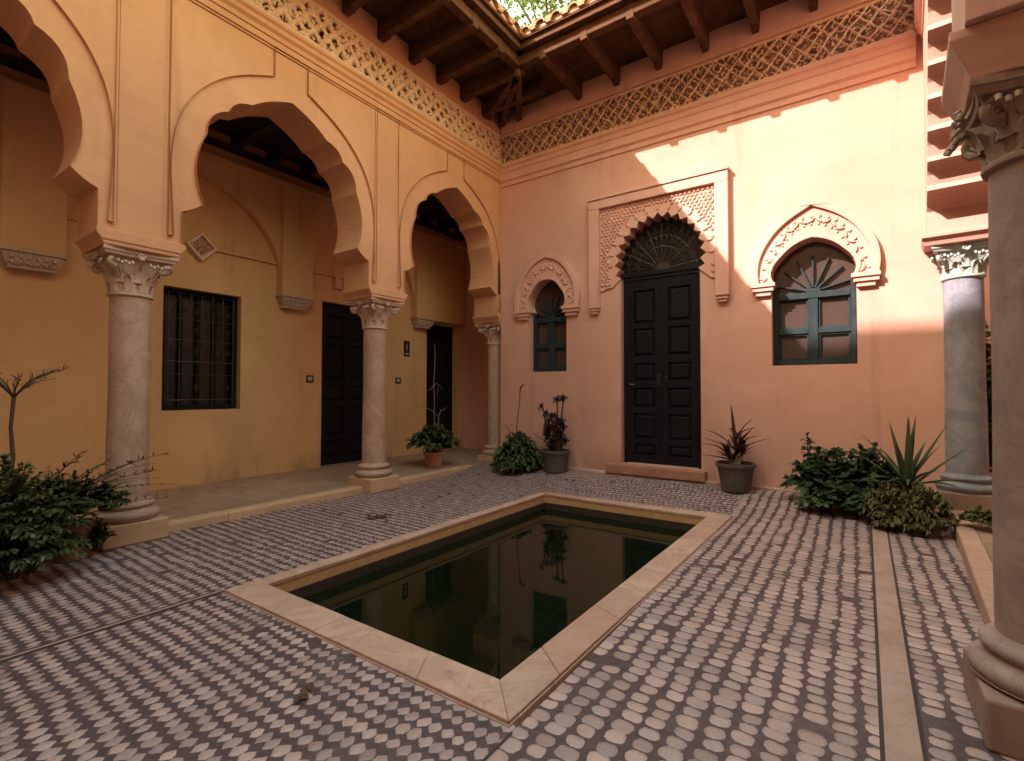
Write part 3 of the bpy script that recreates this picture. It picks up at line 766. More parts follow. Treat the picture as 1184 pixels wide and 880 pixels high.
# ------------------------------------------------------------------ wall at the back of the left gallery
gw = thing('gallery_wall', (-6.40, 3.5, .1), 'ochre plaster wall behind the left arcade with blind arches, a barred window and black doors', 'wall')
holes = [[(2.28, .98), (3.14, .98), (3.14, 2.405), (2.28, 2.405)], [(4.30, .08), (5.36, .08), (5.36, 2.535), (4.30, 2.535)], [(6.45, .08), (7.32, .08), (7.32, 2.465), (6.45, 2.465)]]
m = M(); m.plate([(-3.9, -.05), (7.9, -.05), (7.9, 4.7), (-3.9, 4.7)], holes, -.40, 0, GAL)
PC = (1.18, 3.82, 6.27); bl = [(-1.30, 2.50)]
def blind(c, hw_): return [(c + a * hw_, b) for a, b in smooth_path([(1.0, 2.50), (1.0, 2.78), (.955, 3.02), (.82, 3.28), (.58, 3.54), (.30, 3.72), (0, 3.84)], 5)]
for c, h in ((-.03, .99), (2.50, 1.10), (5.045, 1.005)):
    q = blind(c, h); bl += [(2 * c - a, b) for a, b in q] + q[::-1][1:]
bl += [(7.38, 2.50), (7.38, 3.97), (-1.30, 3.97)]
m.plate(bl, [], .0005, .10, GAL)
for c in PC: m.box(c - .225, c + .225, 2.505, 3.975, .1005, .165, GAL)
m.box(-1.3, 7.38, 3.976, 4.02, .0005, .18, GAL)
for a, b in ((1.42, 3.585), (4.06, 6.03)): m.box(a, b, 2.912, 2.940, .0005, .030, GAL)
m.build('gallery_masonry', MT['ochre'], gw)
m = M(); m.box(-3.9, 7.9, -.06, 4.7, -.46, -.4005, GAL); m.build('light_stop', MT['black'], gw)  # added unseen backing that keeps sky light from leaking under the doors
for c in PC:                                                   # carved corbels under the blind arch piers
    k = M(); rings = ((.24, .18, 2.503), (.24, .18, 2.478), (.215, .16, 2.47), (.195, .135, 2.40), (.165, .10, 2.36), (.17, .10, 2.345), (.17, .10, 2.335))
    vs = []; fs = []
    for hu, dw, z in rings: vs += [GAL(c - hu, z, .0005), GAL(c + hu, z, .0005), GAL(c + hu, z, dw), GAL(c - hu, z, dw)]
    for i in range(len(rings) - 1):
        for j in range(4):
            a = 4 * i + j; b = 4 * i + (j + 1) % 4; fs.append((a, b, b + 4, a + 4))
    fs += [(0, 1, 2, 3), tuple(range(4 * len(rings) - 4, 4 * len(rings)))]; k.add(vs, fs)
    for j in range(6):
        for q in range(2): k.dome(c - .145 + .058 * j, 2.385 + .05 * q, .032, .018, R(60 if (j + q) % 2 else -60), .030, .112 + .022 * q, GAL, 8)
    k.build('corbel', MT['capital'], gw, 40)
def plaque(cu, cv, hu, hv, diamond, name='stucco_plaque'):
    k = M()
    if diamond: o = [(cu - hu, cv), (cu, cv - hv), (cu + hu, cv), (cu, cv + hv)]; s_ = .76
    else: o = [(cu - hu, cv - hv), (cu + hu, cv - hv), (cu + hu, cv + hv), (cu - hu, cv + hv)]; s_ = .82
    i = [(cu + (a - cu) * s_, cv + (b - cv) * s_) for a, b in o]
    k.plate(o, [i], .017, .07, GAL); k.plate(o, [], .0005, .0165, GAL)
    random.seed(4)
    for a in range(-5, 6):
        for b in range(-5, 6):
            x, y = a * .032, b * .032
            if (diamond and abs(x) / hu + abs(y) / hv < .66) or (not diamond and abs(x) < hu * .72 and abs(y) < hv * .6):
                k.dome(cu + x, cv + y, .017, .011, R(random.choice((45, -45, 20))), .045, .0165, GAL, 7)
    k.build(name, MT['stucco'], gw, 35)
plaque(2.65, 2.925, .175, .17, True); plaque(4.80, 2.83, .32, .085, False)
wd = M(); wd.plate([(2.283, .983), (3.137, .983), (3.137, 2.402), (2.283, 2.402)], [[(2.335, 1.035), (3.085, 1.035), (3.085, 2.35), (2.335, 2.35)]], -.20, -.09, GAL)
for x in (2.52, 2.71, 2.90): wd.box(x - .022, x + .022, 1.035, 2.35, -.20, -.16, GAL)
wn_ = wd.build('barred_window', MT['green_door'], gw, bevel=.004)
k = M(); k.box(2.3, 3.12, 1.0, 2.39, -.235, -.205, GAL); k.build('pane', MT['black'], wn_)
k = M()
for z in (1.10, 1.40, 1.55, 1.80, 2.05, 2.26): k.tube([GAL(2.335, z, -.055), GAL(3.085, z, -.055)], .007, 6)
for x in (2.35, 2.47, 2.59, 2.71, 2.83, 2.95, 3.07): k.tube([GAL(x, 1.035, -.06), GAL(x, 2.35, -.06)], .007, 6)
for x in (2.41, 2.53, 2.65, 2.77, 2.89, 3.01):
    for z, s_ in ((1.25, .045), (1.68, .05), (1.93, .045), (2.15, .045)):
        for sg in (-1, 1):
            k.tube([GAL(x + sg * s_ * (1 - j / 14) * .55 * math.sin(R(j * 40)), z + sg * .01 + s_ * (1 - j / 14) * math.cos(R(j * 40)), -.052) for j in range(12)], .005, 5)
k.build('iron_grille', MT['iron'], wn_, 60)
D5 = [(.05, .20), (.235, .46), (.50, .60), (.64, .82), (.85, .95)]
d = door(gw, GAL, 4.305, 5.355, .10, 2.53, -.10, MT['green_door'], rows=D5)
h = M(); h.lathe([(0, -.018), (.014, -.012), (.021, 0), (.014, .012), (0, .018)], GAL(4.80, 1.37, -.06), 14); h.tube([GAL(4.80, 1.37, -.098), GAL(4.80, 1.37, -.06)], .008, 8); h.build('handle', MT['chrome'], d, 40)
d = door(gw, GAL, 6.455, 7.315, .10, 2.46, -.16, MT['green_door'], leaves=1, rows=[(.05, .45), (.52, .93)])
h = M(); h.lathe([(0, -.018), (.014, -.012), (.021, 0), (.014, .012), (0, .018)], GAL(7.22, 1.2, -.12), 14); h.tube([GAL(7.22, 1.2, -.158), GAL(7.22, 1.2, -.12)], .008, 8); h.build('handle', MT['iron'], d, 40)
ew = thing('end_wall', (-5.5, 7.42, .1), 'short shaded wall closing the far end of the gallery beside the narrow door', 'wall')
m = M(); m.box(-6.399, -4.2, 7.40, 7.7, -.05, 4.7); m.build('wall_masonry', MT['pink'], ew)
m = M(); m.box(-4.635, -4.60, 6.665, 7.40, 0, 4.6); m.build('side_masonry', MT['pink'], ew)

def switch(y, z, label):
    s = M(); s.plate([(y - .055, z - .05), (y + .055, z - .05), (y + .055, z + .05), (y - .055, z + .05)], [[(y - .037, z - .030), (y + .037, z - .030), (y + .037, z + .030), (y - .037, z + .030)]], .001, .016, GAL)
    r_ = thing('wall_switch', GAL(y, z, .001), label, 'switch', 'black wall switches by the gallery doors')
    s.build('switch_frame', MT['black'], r_, bevel=.003)
    q = M(); q.box(y - .035, y - .003, z - .028, z + .028, .001, .018, GAL); q.box(y + .003, y + .035, z - .028, z + .028, .001, .014, GAL); q.build('rocker', MT['pale_plastic'], r_, bevel=.003)
switch(4.108, 1.382, 'black framed pale light switch left of the double door in the gallery')
switch(5.765, 1.389, 'black framed pale light switch below the black sign, right of the middle column')
sg = thing('door_sign', GAL(5.958, 1.95, .001), 'small upright black sign with faint grey markings on the ochre wall', 'sign')
k = M(); k.box(5.893, 6.023, 1.815, 2.085, .001, .012, GAL); k.build('sign_board', MT['black'], sg, bevel=.003)
k = M(); k.dome(5.955, 2.022, .014, .014, 0, .003, .0122, GAL, 10); k.plate([(5.944, 1.915), (5.966, 1.915), (5.970, 2.000), (5.940, 2.000)], [], .0122, .0145, GAL)
b_ = M(); b_.box(5.918, 5.992, 1.845, 1.872, .0122, .0145, GAL); b_.build('sign_bar', MT['pale_plastic'], sg); k.build('sign_figure', MT['pale_plastic'], sg)
# ------------------------------------------------------------------ ceilings and eaves
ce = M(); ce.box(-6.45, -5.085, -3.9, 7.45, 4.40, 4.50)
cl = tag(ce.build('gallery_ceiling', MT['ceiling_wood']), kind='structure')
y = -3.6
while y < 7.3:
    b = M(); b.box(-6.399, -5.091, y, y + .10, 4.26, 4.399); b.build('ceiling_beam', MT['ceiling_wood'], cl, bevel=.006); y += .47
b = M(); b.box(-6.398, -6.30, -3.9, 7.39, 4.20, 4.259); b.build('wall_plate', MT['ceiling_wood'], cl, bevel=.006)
ce = M(); ce.box(-6.6, 3.95, 4.95, 5.05, -2.4, -.455, RIGHT)
tag(ce.build('gallery_ceiling', MT['dark_wood']), kind='structure')

ZR = 5.43
def EL(u, v, w): return (-4.63 + w, u, v)            # left eave, w out from the arcade face
def EB(u, v, w): return (u, 6.32 - w, v)
def ER(u, v, w): return (1.30 - w, u, v)
def EF(u, v, w): return (u, -1.4 + w, v)
def eave(P, u0, u1, pos, label, b0, b1, uc=None, far=2.2, r0=None, r1=None):
    e = thing('wooden_eave', P((u0 + u1) / 2, 5.6, .5), label, 'eave')
    for u in pos:
        r_ = M(); r_.box(u - .045, u + .045, ZR, ZR + .215, -.3, 1.075, P)
        r_.box(u - .038, u + .038, ZR - .03, ZR - .0005, .02, .16, P)
        r_.build('rafter', MT['dark_wood'], e, bevel=.006)
    b = M(); b.box(b0, b1, ZR + .045, ZR + .175, .955, 1.07, P); b.build('eave_beam', MT['dark_wood'], e, bevel=.008)
    u = u0; k = 0
    m = M(); wv = 0
    ub = u0 if uc is None else uc
    for i in range(9):
        w0 = -.30 + i * .16; m.box(ub, u1, ZR + .216, ZR + .236, w0 + .002, w0 + .157, P)
    m.build('boarding', MT['dark_wood'], e)
    m = M(); m.box(b0, b1 + .0, ZR + .178, ZR + .255, 1.072, 1.16, P); m.box(b0, b1, ZR + .256, ZR + .282, .90, 1.20, P); m.build('fascia', MT['dark_wood'], e, bevel=.006)
    r0 = u0 if r0 is None else r0; r1 = u1 if r1 is None else r1
    m = M(); s = math.tan(R(17))
    def S(w): return ZR + .312 + (1.20 - w) * s
    m.add([P(r0, S(1.2), 1.2), P(r1, S(1.2), 1.2), P(r1, S(-far), -far), P(r0, S(-far), -far), P(r0, S(1.2) - .025, 1.2), P(r1, S(1.2) - .025, 1.2), P(r1, S(-far) - .025, -far), P(r0, S(-far) - .025, -far)],
          [(0, 1, 2, 3), (4, 5, 6, 7), (0, 1, 5, 4), (1, 2, 6, 5), (2, 3, 7, 6), (3, 0, 4, 7)])
    m.build('roof_deck', MT['tile'], e)
    m = M(); mo = M(); u = b0 + .09; k = 0
    while u < b1:
        j = random.uniform(-.012, .012); vs = []; fs = []; n = 8; w0 = 1.235 + j
        for w, dr in ((w0, 0), (w0 - .5, -.012), (-far, -.012)):
            for rad in (.078 + dr, .062 + dr):
                for i in range(n + 1):
                    a = math.pi * i / n; vs.append(P(u + rad * math.cos(a), S(w) + .012 + rad * .9 * math.sin(a), w))
        q = n + 1
        for s3 in range(2):
            for i in range(n):
                a = s3 * 2 * q + i; fs.append((a, a + 1, a + 1 + 2 * q, a + 2 * q)); fs.append((a + q, a + q + 2 * q, a + q + 1 + 2 * q, a + q + 1))
        for i in range(n): fs.append((i, i + 1, i + 1 + q, i + q))
        m.add(vs, fs)
        vs = [P(u + .06 * math.cos(math.pi * i / 8), S(w0) + .012 + .054 * math.sin(math.pi * i / 8), w0 - .05 + random.uniform(-.008, .008)) for i in range(9)]
        mo.add(vs, [tuple(range(9))])
        m.box(u + .07, u + .155, S(1.22) - .008, S(1.22) + .072, 1.0, 1.228, P)
        u += .225; k += 1
    multi('roof_tiles', [(m, MT['tile']), (mo, MT['white_plaster'])], e, 50)
    return e
eL = eave(EL, -3.9, 6.32, [.86 + .5 * i for i in range(1, 11)], 'dark wooden eave with short rafters above the left arcade', -3.9, 5.365, r0=-3.9, r1=5.12)
eB = eave(EB, -4.63, .5, [-3.20, -2.62, -2.04, -1.46, -.90, -.32, .25], 'dark wooden eave with short rafters above the pink wall', -3.675, .5, uc=-3.49, r0=-3.43, r1=-.75)
for o, w0 in ((eL, None),):                          # hip rafter and fan rafters in the corner, the hip of the roof
    for a, b2 in (((-4.63, 6.32), (-3.60, 5.29)), ((-4.63, 5.97), (-3.66, 5.36)), ((-4.28, 6.32), (-3.66, 5.40))):
        A, B = Vector((*a, 0)), Vector((*b2, 0)); d_ = (B - A).normalized(); n_ = Vector((-d_.y, d_.x, 0)) * .045
        h = M(); h.add([(p.x, p.y, z) for z in (ZR - .004, ZR + .21) for p in (A - n_, A + n_, B + n_, B - n_)], [(0, 1, 2, 3), (4, 5, 6, 7), (0, 1, 5, 4), (1, 2, 6, 5), (2, 3, 7, 6), (3, 0, 4, 7)])
        h.build('rafter', MT['dark_wood'], eB, bevel=.006)
    h = M(); h.box(-3.645, -3.575, 5.265, 5.335, ZR - .07, ZR + .044); h.build('corner_pendant', MT['dark_wood'], eB, bevel=.01)
    s = math.tan(R(17)); z0 = ZR + .312
    h = M(); h.add([(-3.43, 5.12, z0), (-3.43 - 3.4, 5.12, z0 + 3.4 * s), (-6.83, 8.52, z0 + 3.4 * s), (-3.43, 8.52, z0 + 3.4 * s),
                    (-3.43, 5.12, z0 - .03), (-6.83, 5.12, z0 + 3.4 * s - .03), (-6.83, 8.52, z0 + 3.4 * s - .03), (-3.43, 8.52, z0 + 3.4 * s - .03)],
                   [(0, 1, 2), (0, 2, 3), (4, 6, 5), (4, 7, 6), (0, 1, 5, 4), (0, 3, 7, 4), (1, 2, 6, 5), (2, 3, 7, 6)])
    h.build('hip_deck', MT['tile'], eB)
fw = thing('shading_wall', (-1.8, -4.1, 0), 'tall unseen plaster wall behind the viewer, sized to shade the courtyard', 'wall')
m = M(); m.box(-15, 3.9, -4.3, -3.902, -.1, 12.1); m.build('wall_masonry', MT['pink'], fw)  # unseen; height and length set so its shadow covers the court
rw = thing('gallery_wall', RIGHT(1.5, .1, -2.4), 'pink plaster wall behind the right arcade', 'wall')
m = M(); m.box(-6.6, 6.2, -.1, 5.1, -2.7, -2.402, RIGHT); m.build('wall_masonry', MT['pink'], rw)
yw = thing('yard_wall', (1.6, 8.6, 0), 'pink wall glimpsed between the two right hand columns', 'wall')
m = M(); m.box(.2, 3.6, 8.6, 8.9, -.1, 4.2); m.box(.2, 3.6, 8.45, 8.599, 1.50, 1.56); m.build('wall_masonry', MT['pink'], yw)

# ------------------------------------------------------------------ plants
def rv(a, b): return random.uniform(a, b)
def bush(m, c, rx, ry, h, n, leaf, pairs, droop=.35, z0=.03, up=.35, ms=None, width=.30, lift=.3):
    c = Vector(c)
    for i in range(n):
        th = rv(0, 2 * math.pi); ph = rv(0, 1) ** .6
        tip = c + Vector((rx * ph * math.cos(th), ry * ph * math.sin(th), z0 + h * (1 - .75 * ph ** 2.2) * rv(.72, 1.05)))
        base = c + Vector((rx * .25 * math.cos(th) * rv(.2, 1), ry * .25 * math.sin(th) * rv(.2, 1), z0))
        mid = base.lerp(tip, .55) + Vector((0, 0, h * up * ph))
        pts = [base.lerp(mid, t).lerp(mid.lerp(tip, t), t) for t in (0, .2, .4, .55, .7, .85, 1)]
        if ms is not None: ms.tube(pts, [.006, .0055, .005, .0045, .004, .003, .002], 5)
        for k in range(pairs):
            t = .22 + .78 * (k + rv(0, .6)) / pairs; f = t * 6; j = min(5, int(f)); p = pts[j].lerp(pts[j + 1], f - j); d = (pts[j + 1] - pts[j]).normalized()
            for sgn in (-1, 1):
                sd = d.cross(Vector((0, 0, 1))); sd = sd.normalized() if sd.length > .05 else Vector((1, 0, 0))
                dr = (sd * sgn * rv(.6, 1.1) + d * rv(.2, .8) + Vector((rv(-.3, .3), rv(-.3, .3), rv(-.1, lift)))).normalized()
                L = leaf * rv(.65, 1.2); q = p + dr * L * .5 + Vector((0, 0, L * .05)); e = p + dr * L + Vector((0, 0, -droop * L))
                m.strip([p, p + dr * L * .22, q, p.lerp(e, .8), e], [.001, width * L * .7, width * L, width * L * .65, .0008], Vector((rv(-.4, .4), rv(-.4, .4), 1)), .25)
        p = pts[-1]
        for k in range(3):
            dr = (d + Vector((rv(-.8, .8), rv(-.8, .8), rv(-.2, .6)))).normalized(); L = leaf * rv(.6, 1)
            m.strip([p, p + dr * L * .5, p + dr * L - Vector((0, 0, .2 * L))], [.001, width * L, .001], Vector((rv(-.4, .4), rv(-.4, .4), 1)), .2)
def blade(m, base, az, el, L, wd, droop, n=9, fold=.35, tipw=.0):
    d = Vector((math.cos(az) * math.cos(el), math.sin(az) * math.cos(el), math.sin(el))); o = Vector((math.cos(az), math.sin(az), 0))
    pts = []; ws = []
    for i in range(n):
        t = i / (n - 1); pts.append(Vector(base) + d * L * t + (o * .25 - Vector((0, 0, 1))) * droop * L * t * t)
        ws.append(wd * min(1, .55 + 2.2 * t) * (1 - t ** 2.4) + .0006)
    m.strip(pts, ws, Vector((-math.sin(el) * math.cos(az), -math.sin(el) * math.sin(az), math.cos(el))), fold)
def pot(root, x, y, z, rt, rb, h, mat, rim=.02):
    p = M(); p.lathe([(rb * .9, 0), (rb, .004), (rt - .012, h - rim * 2.2), (rt - .010, h - rim * 2), (rt + .006, h - rim * 1.9), (rt + .008, h - .004), (rt, h), (rt - .016, h - .002), (rt - .022, h - .035), (.001, h - .036)], (x, y, z), 44)
    p.build('flower_pot', mat, root, 40)
    s = M(); s.lathe([(rt - .020, h - .032), (rt * .5, h - .018), (.001, h - .012)], (x, y, z), 24); s.build('soil', MT['soil'], root, 60)

random.seed(21)                                              # big fern bush by the first column
fb = thing('fern_bush', (-4.42, .80, 0), 'big dark green fern bush at the left edge beside the first column', 'bush')
m = M(); s = M()
bush(m, (-4.42, .60, .10), .42, .58, .62, 200, .050, 15, ms=s, z0=.06, droop=.3, width=.22)
bush(m, (-4.26, .74, .02), .32, .36, .42, 140, .048, 14, ms=s, z0=.04, width=.22)
bush(m, (-4.55, .30, .10), .40, .5, .64, 100, .050, 14, ms=s, width=.22)
bush(m, (-4.50, 1.08, .34), .16, .28, .28, 60, .045, 13, ms=s, width=.22, droop=.1, z0=0)
bush(m, (-4.46, 1.26, .34), .12, .14, .20, 34, .045, 10, ms=s, width=.22, droop=.3, z0=0)
bush(m, (-4.56, 1.24, .02), .08, .10, .20, 24, .04, 9, ms=s, width=.24, droop=.3)
m.build('foliage', MT['leaf'], fb, 180, recalc=False); 
for az, el, L, p0 in ((70, 42, .62, (-4.5, 1.0, .42)), (85, 30, .55, (-4.45, 1.05, .45)), (60, 60, .50, (-4.55, .9, .45)), (95, 20, .60, (-4.38, 1.05, .32)), (110, 52, .42, (-4.5, .85, .48)), (50, 50, .55, (-4.6, 1.0, .40)), (100, 35, .75, (-4.55, 1.05, .45))):
    a, e = R(az), R(el); d = Vector((math.cos(a) * math.cos(e) * .4, math.sin(a) * math.cos(e), math.sin(e))); p0 = Vector(p0)
    pts = [p0 + d * L * t - Vector((0, 0, .25 * L * t * t)) for t in [k / 8 for k in range(9)]]
    s.tube(pts, [.006 - .0005 * k for k in range(9)], 5)
    sp = M()
    for k in range(2, 9):
        for q in range(3):
            dr = Vector((rv(-1, 1), rv(-.4, 1), rv(-.2, 1))).normalized(); s.strip([pts[k], pts[k] + dr * .02, pts[k] + dr * .045], [.001, .007, .001], Vector((rv(-1, 1), rv(-1, 1), 1)), .1)
s.build('stems', MT['stem'], fb, 60, recalc=False)
random.seed(6)
fr_ = M(); fs_ = M()
def frond(m, s, p0, az, el, L, sag, lf=.034):
    a, e = R(az), R(el); d = Vector((math.cos(a) * math.cos(e), math.sin(a) * math.cos(e), math.sin(e))); p0 = Vector(p0); n = 16
    pts = [p0 + d * L * k / n - Vector((0, 0, sag * L * (k / n) ** 2)) for k in range(n + 1)]
    s.tube(pts[::2], [.0035 - .0003 * k for k in range(9)], 4)
    for k in range(3, n + 1):
        t = (pts[k] - pts[k - 1]).normalized(); sd = t.cross(Vector((0, 0, 1))).normalized(); w = lf * (1 - abs(k / n - .5) * 1.1) * rv(.8, 1.2)
        for g in (-1, 1):
            o = (sd * g + t * .5 + Vector((0, 0, rv(-.35, .1)))).normalized(); m.strip([pts[k], pts[k] + o * w * .5, pts[k] + o * w], [.002, w * .30, .0006], Vector((rv(-.3, .3), rv(-.3, .3), 1)), .1)
for k in range(46):
    frond(fr_, fs_, (-4.50 + rv(-.14, .14), rv(.35, 1.05), rv(.30, .48)), rv(-60, 150), rv(15, 70), rv(.34, .58), rv(.25, .6))
for az, el, L in ((78, 38, .62), (92, 30, .66), (64, 44, .58), (105, 26, .60), (84, 18, .70), (70, 55, .50)):
    frond(fr_, fs_, (-4.52 + rv(-.05, .05), rv(.95, 1.08), rv(.38, .46)), az, el, L, .30, .040)
fr_.build('fronds', MT['leaf_mid'], fb, 180, recalc=False); fs_.build('frond_ribs', MT['stem'], fb, 60, recalc=False)
random.seed(5)
m = M()
for k in range(16): blade(m, (-4.60 + rv(-.06, .06), .62 + rv(-.08, .08), .25), R(rv(0, 360)), R(rv(48, 75)), rv(.40, .55), .014, rv(.15, .4))
m.build('long_blades', MT['leaf_mid'], fb, 180, recalc=False)
pot(fb, -4.62, 1.10, 0, .13, .10, .26, MT['old_terracotta'])
tp = thing('tall_stem_plant', (-4.75, .80, .1), 'tall bare stem with drooping twigs rising from the bush at the left edge', 'plant')
m = M(); m.tube([(-4.75, .80, .1), (-4.75, .795, .45), (-4.75, .815, .75), (-4.745, .80, .95), (-4.75, .812, 1.16)], [.015, .013, .014, .011, .012], 8)
m.build('stem', MT['stem'], tp, 60)
m = M(); random.seed(9)
for az, L in ((0, .20), (40, .26), (75, .30), (95, .32), (120, .22), (170, .2), (215, .22), (250, .34), (270, .38), (290, .30), (320, .24), (85, .2), (265, .22)):
    a = R(az); o = Vector((math.cos(a), math.sin(a), 0)); p0 = Vector((-4.75, .812, 1.155)); pts = [p0 + o * L * t * .8 + Vector((0, 0, L * (1.25 * t - .62 * t * t))) for t in [k / 7 for k in range(8)]]
    m.tube(pts, [.006, .005, .0045, .004, .0035, .003, .0025, .0015], 5)
    for k in range(2, 8):
        for q in range(2):
            dr = (o * rv(.3, 1) + Vector((rv(-.5, .5), rv(-.5, .5), rv(.0, .7)))).normalized(); m.strip([pts[k], pts[k] + dr * .03, pts[k] + dr * .06], [.0008, .0035, .0008], Vector((rv(-1, 1), rv(-1, 1), 1)), .1)
m.build('twigs', MT['stem'], tp, 180, recalc=False)

random.seed(33)                                              # terracotta pot on the gallery floor
kp = thing('potted_plant', (-5.22, 5.42, .074), 'leafy plant with dry branching stalk in a terracotta pot on the gallery floor', 'potted plant')
pot(kp, -5.22, 5.42, .076, .150, .115, .225, MT['terracotta'], .022)
m = M(); s = M(); bush(m, (-5.22, 5.42, .30), .36, .36, .34, 80, .11, 5, ms=s, width=.26, droop=.5, lift=.2)
m.build('foliage', MT['leaf_mid'], kp, 180, recalc=False)
A = Vector((-5.2, 5.47, .3))
def wpt(*q): return [A + Vector((0, a, b)) for a, b in q]
s.build('stems', MT['stem'], kp, 60, recalc=False)
s = M(); s.tube(wpt((.02, 0), (.03, .3), (.03, .52)), [.008, .007, .007], 6); s.tube(wpt((.03, .52), (-.08, .60), (-.22, .66), (-.36, .68), (-.42, .66)), [.006, .005, .005, .004, .003], 6)
s.tube(wpt((.03, .52), (.07, .60), (.18, .64), (.24, .66)), [.006, .005, .004, .002], 6); s.tube(wpt((.07, .60), (.06, .66)), [.004, .002], 6)
s.tube(wpt((-.07, .30), (-.06, .80), (-.08, 1.0), (-.06, 1.25), (-.05, 1.42), (-.06, 1.62)), [.007, .006, .006, .006, .005, .003], 6)
s.tube(wpt((-.08, .98), (-.02, 1.03), (.08, .98), (.12, .93)), [.004, .004, .003, .002], 6); s.tube(wpt((-.08, 1.0), (-.16, .92), (-.24, .94)), [.004, .003, .002], 6); s.tube(wpt((.03, .99), (-.0, .88), (-.02, .82)), [.003, .003, .002], 6)
s.build('dry_stalk', MT['pale_stem'], kp, 60, recalc=False)

random.seed(14)                                              # bushy plant with a flower stalk
gb = thing('leafy_plant', (-4.02, 5.92, zf(5.92)), 'round leafy green plant with one tall thin flower stalk beside the corner column', 'plant')
z = zf(5.92); m = M(); s = M(); bush(m, (-4.02, 5.90, z), .34, .33, .44, 150, .10, 6, ms=s, width=.24, droop=.6, z0=.05, lift=.1); bush(m, (-4.02, 5.85, z), .33, .33, .22, 70, .09, 6, ms=s, width=.24, droop=.6, z0=.02)
for k in range(10): blade(m, (-4.05 + rv(-.05, .05), 5.92, z + .25), R(rv(0, 360)), R(rv(40, 75)), rv(.28, .40), .010, rv(.1, .5))
m.build('foliage', MT['leaf_mid'], gb, 180, recalc=False)
s.tube([(-4.06, 5.92, z + .3), (-4.04, 5.92, .75), (-4.0, 5.92, 1.0), (-3.985, 5.92, 1.22)], [.008, .007, .006, .008], 6); s.tube([(-3.985, 5.92, 1.2), (-3.98, 5.92, 1.25), (-3.95, 5.92, 1.29)], [.010, .013, .012], 6)
s.tube([(-4.12, 5.92, .45), (-4.17, 5.9, .62), (-4.22, 5.9, .70), (-4.30, 5.9, .70)], [.006, .005, .004, .003], 5)
s.build('stems', MT['stem'], gb, 60, recalc=False)
b = M(); b.lathe([(.0, -.03), (.022, -.015), (.026, 0), (.02, .02), (.0, .032)], (-3.935, 5.92, 1.30), 12); b.build('bud', MT['step'], gb, 50)

random.seed(8)                                               # dark aeonium
ax, ay = -3.45, 6.02; z = zf(ay)
ae = thing('potted_plant', (ax, ay, z), 'dark purple rosette succulent in a dark grey pot left of the black door', 'potted plant', 'grey pots by the black door')
pot(ae, ax, ay, z + .002, .205, .155, .30, MT['grey_pot'])
s = M(); m = M()
def rosette(c, r_, n=26, tilt=(0, 0, 1)):
    c = Vector(c); t = Vector(tilt).normalized(); q = t.to_track_quat('Z', 'Y')
    for k in range(n):
        a = k * 2.39996; f = (k + 1) / n; L = r_ * (.25 + .75 * f); el = R(80 - 62 * f)
        d = q @ Vector((math.cos(a) * math.cos(el), math.sin(a) * math.cos(el), math.sin(el))); nn = q @ Vector((-math.cos(a) * math.sin(el), -math.sin(a) * math.sin(el), math.cos(el)))
        m.strip([c, c + d * L * .5, c + d * L * .82, c + d * L], [.004, L * .13, L * .20, .002], nn, .12)
tops = [(.13, .03, .48), (-.13, .03, .48), (.0, -.12, .48), (-.20, -.02, .95), (.13, -.02, 1.07), (.03, .0, 1.05)]
tops += [(rv(-.13, .12), rv(-.12, .06), rv(.48, .86)) for _ in range(22)]
for i, (dx, dy, h) in enumerate(tops):
    b_ = Vector((ax + dx * .45, ay + dy * .5, z + .27)); t_ = Vector((ax + dx, ay + dy, z + h - .06))
    s.tube([b_, b_.lerp(t_, .5) + Vector((0, 0, .04)), t_], [.014, .012, .010], 7); rosette(t_, .092 if i < 6 else .085, 24, (dx * 2.5, dy - 1.1, .8))
s.tube([(ax - .12, ay, z + .40), (ax - .22, ay - .02, z + .44), (ax - .36, ay - .03, z + .52)], [.008, .006, .003], 6)
s.build('stems', MT['stem'], ae, 60, recalc=False); m.build('succulent_foliage', MT['purple'], ae, 180, recalc=False)
m = M(); rosette((ax, ay - .06, z + .33), .13, 18, (0, -.6, 1)); m.build('young_leaves', MT['leaf_blue'], ae, 180, recalc=False)

random.seed(12)                                              # maroon strap leaves
cx, cy = -1.115, 6.02; z = zf(cy)
co = thing('potted_plant', (cx, cy, z), 'spiky maroon strap leaved plant in a dark grey pot right of the black door', 'potted plant', 'grey pots by the black door')
pot(co, cx, cy, z + .002, .205, .145, .315, MT['grey_pot'])
m = M(); s = M()
for hx, hz, n in ((-.10, .10, 9), (.03, .28, 13), (.08, .10, 7), (-.02, .02, 6)):
    base = Vector((cx + hx * .4, cy, z + .29)); top = Vector((cx + hx, cy, z + .34 + hz)); s.tube([base, base.lerp(top, .5), top], [.018, .016, .014], 7)
    for k in range(n):
        p = base.lerp(top, rv(.3, 1)); a = R(rv(0, 360)); blade(m, p, a, R(rv(30, 80)), rv(.18, .32), .024, rv(.0, .35), fold=.5)
for az, el, L, dr, dz in ((180, 52, .50, .35, .20), (175, 12, .40, .10, .02), (10, 48, .52, .32, .10), (120, 75, .45, .0, .32), (25, 60, .40, .2, .36), (200, 40, .45, .25, .14), (5, 58, .36, .45, .36)):
    blade(m, (cx, cy - .02, z + .32 + dz * .7), R(az), R(el), L, .022, dr, fold=.5)
s.build('stems', MT['pale_stem'], co, 60, recalc=False); m.build('strap_leaves', MT['maroon'], co, 180, recalc=False)

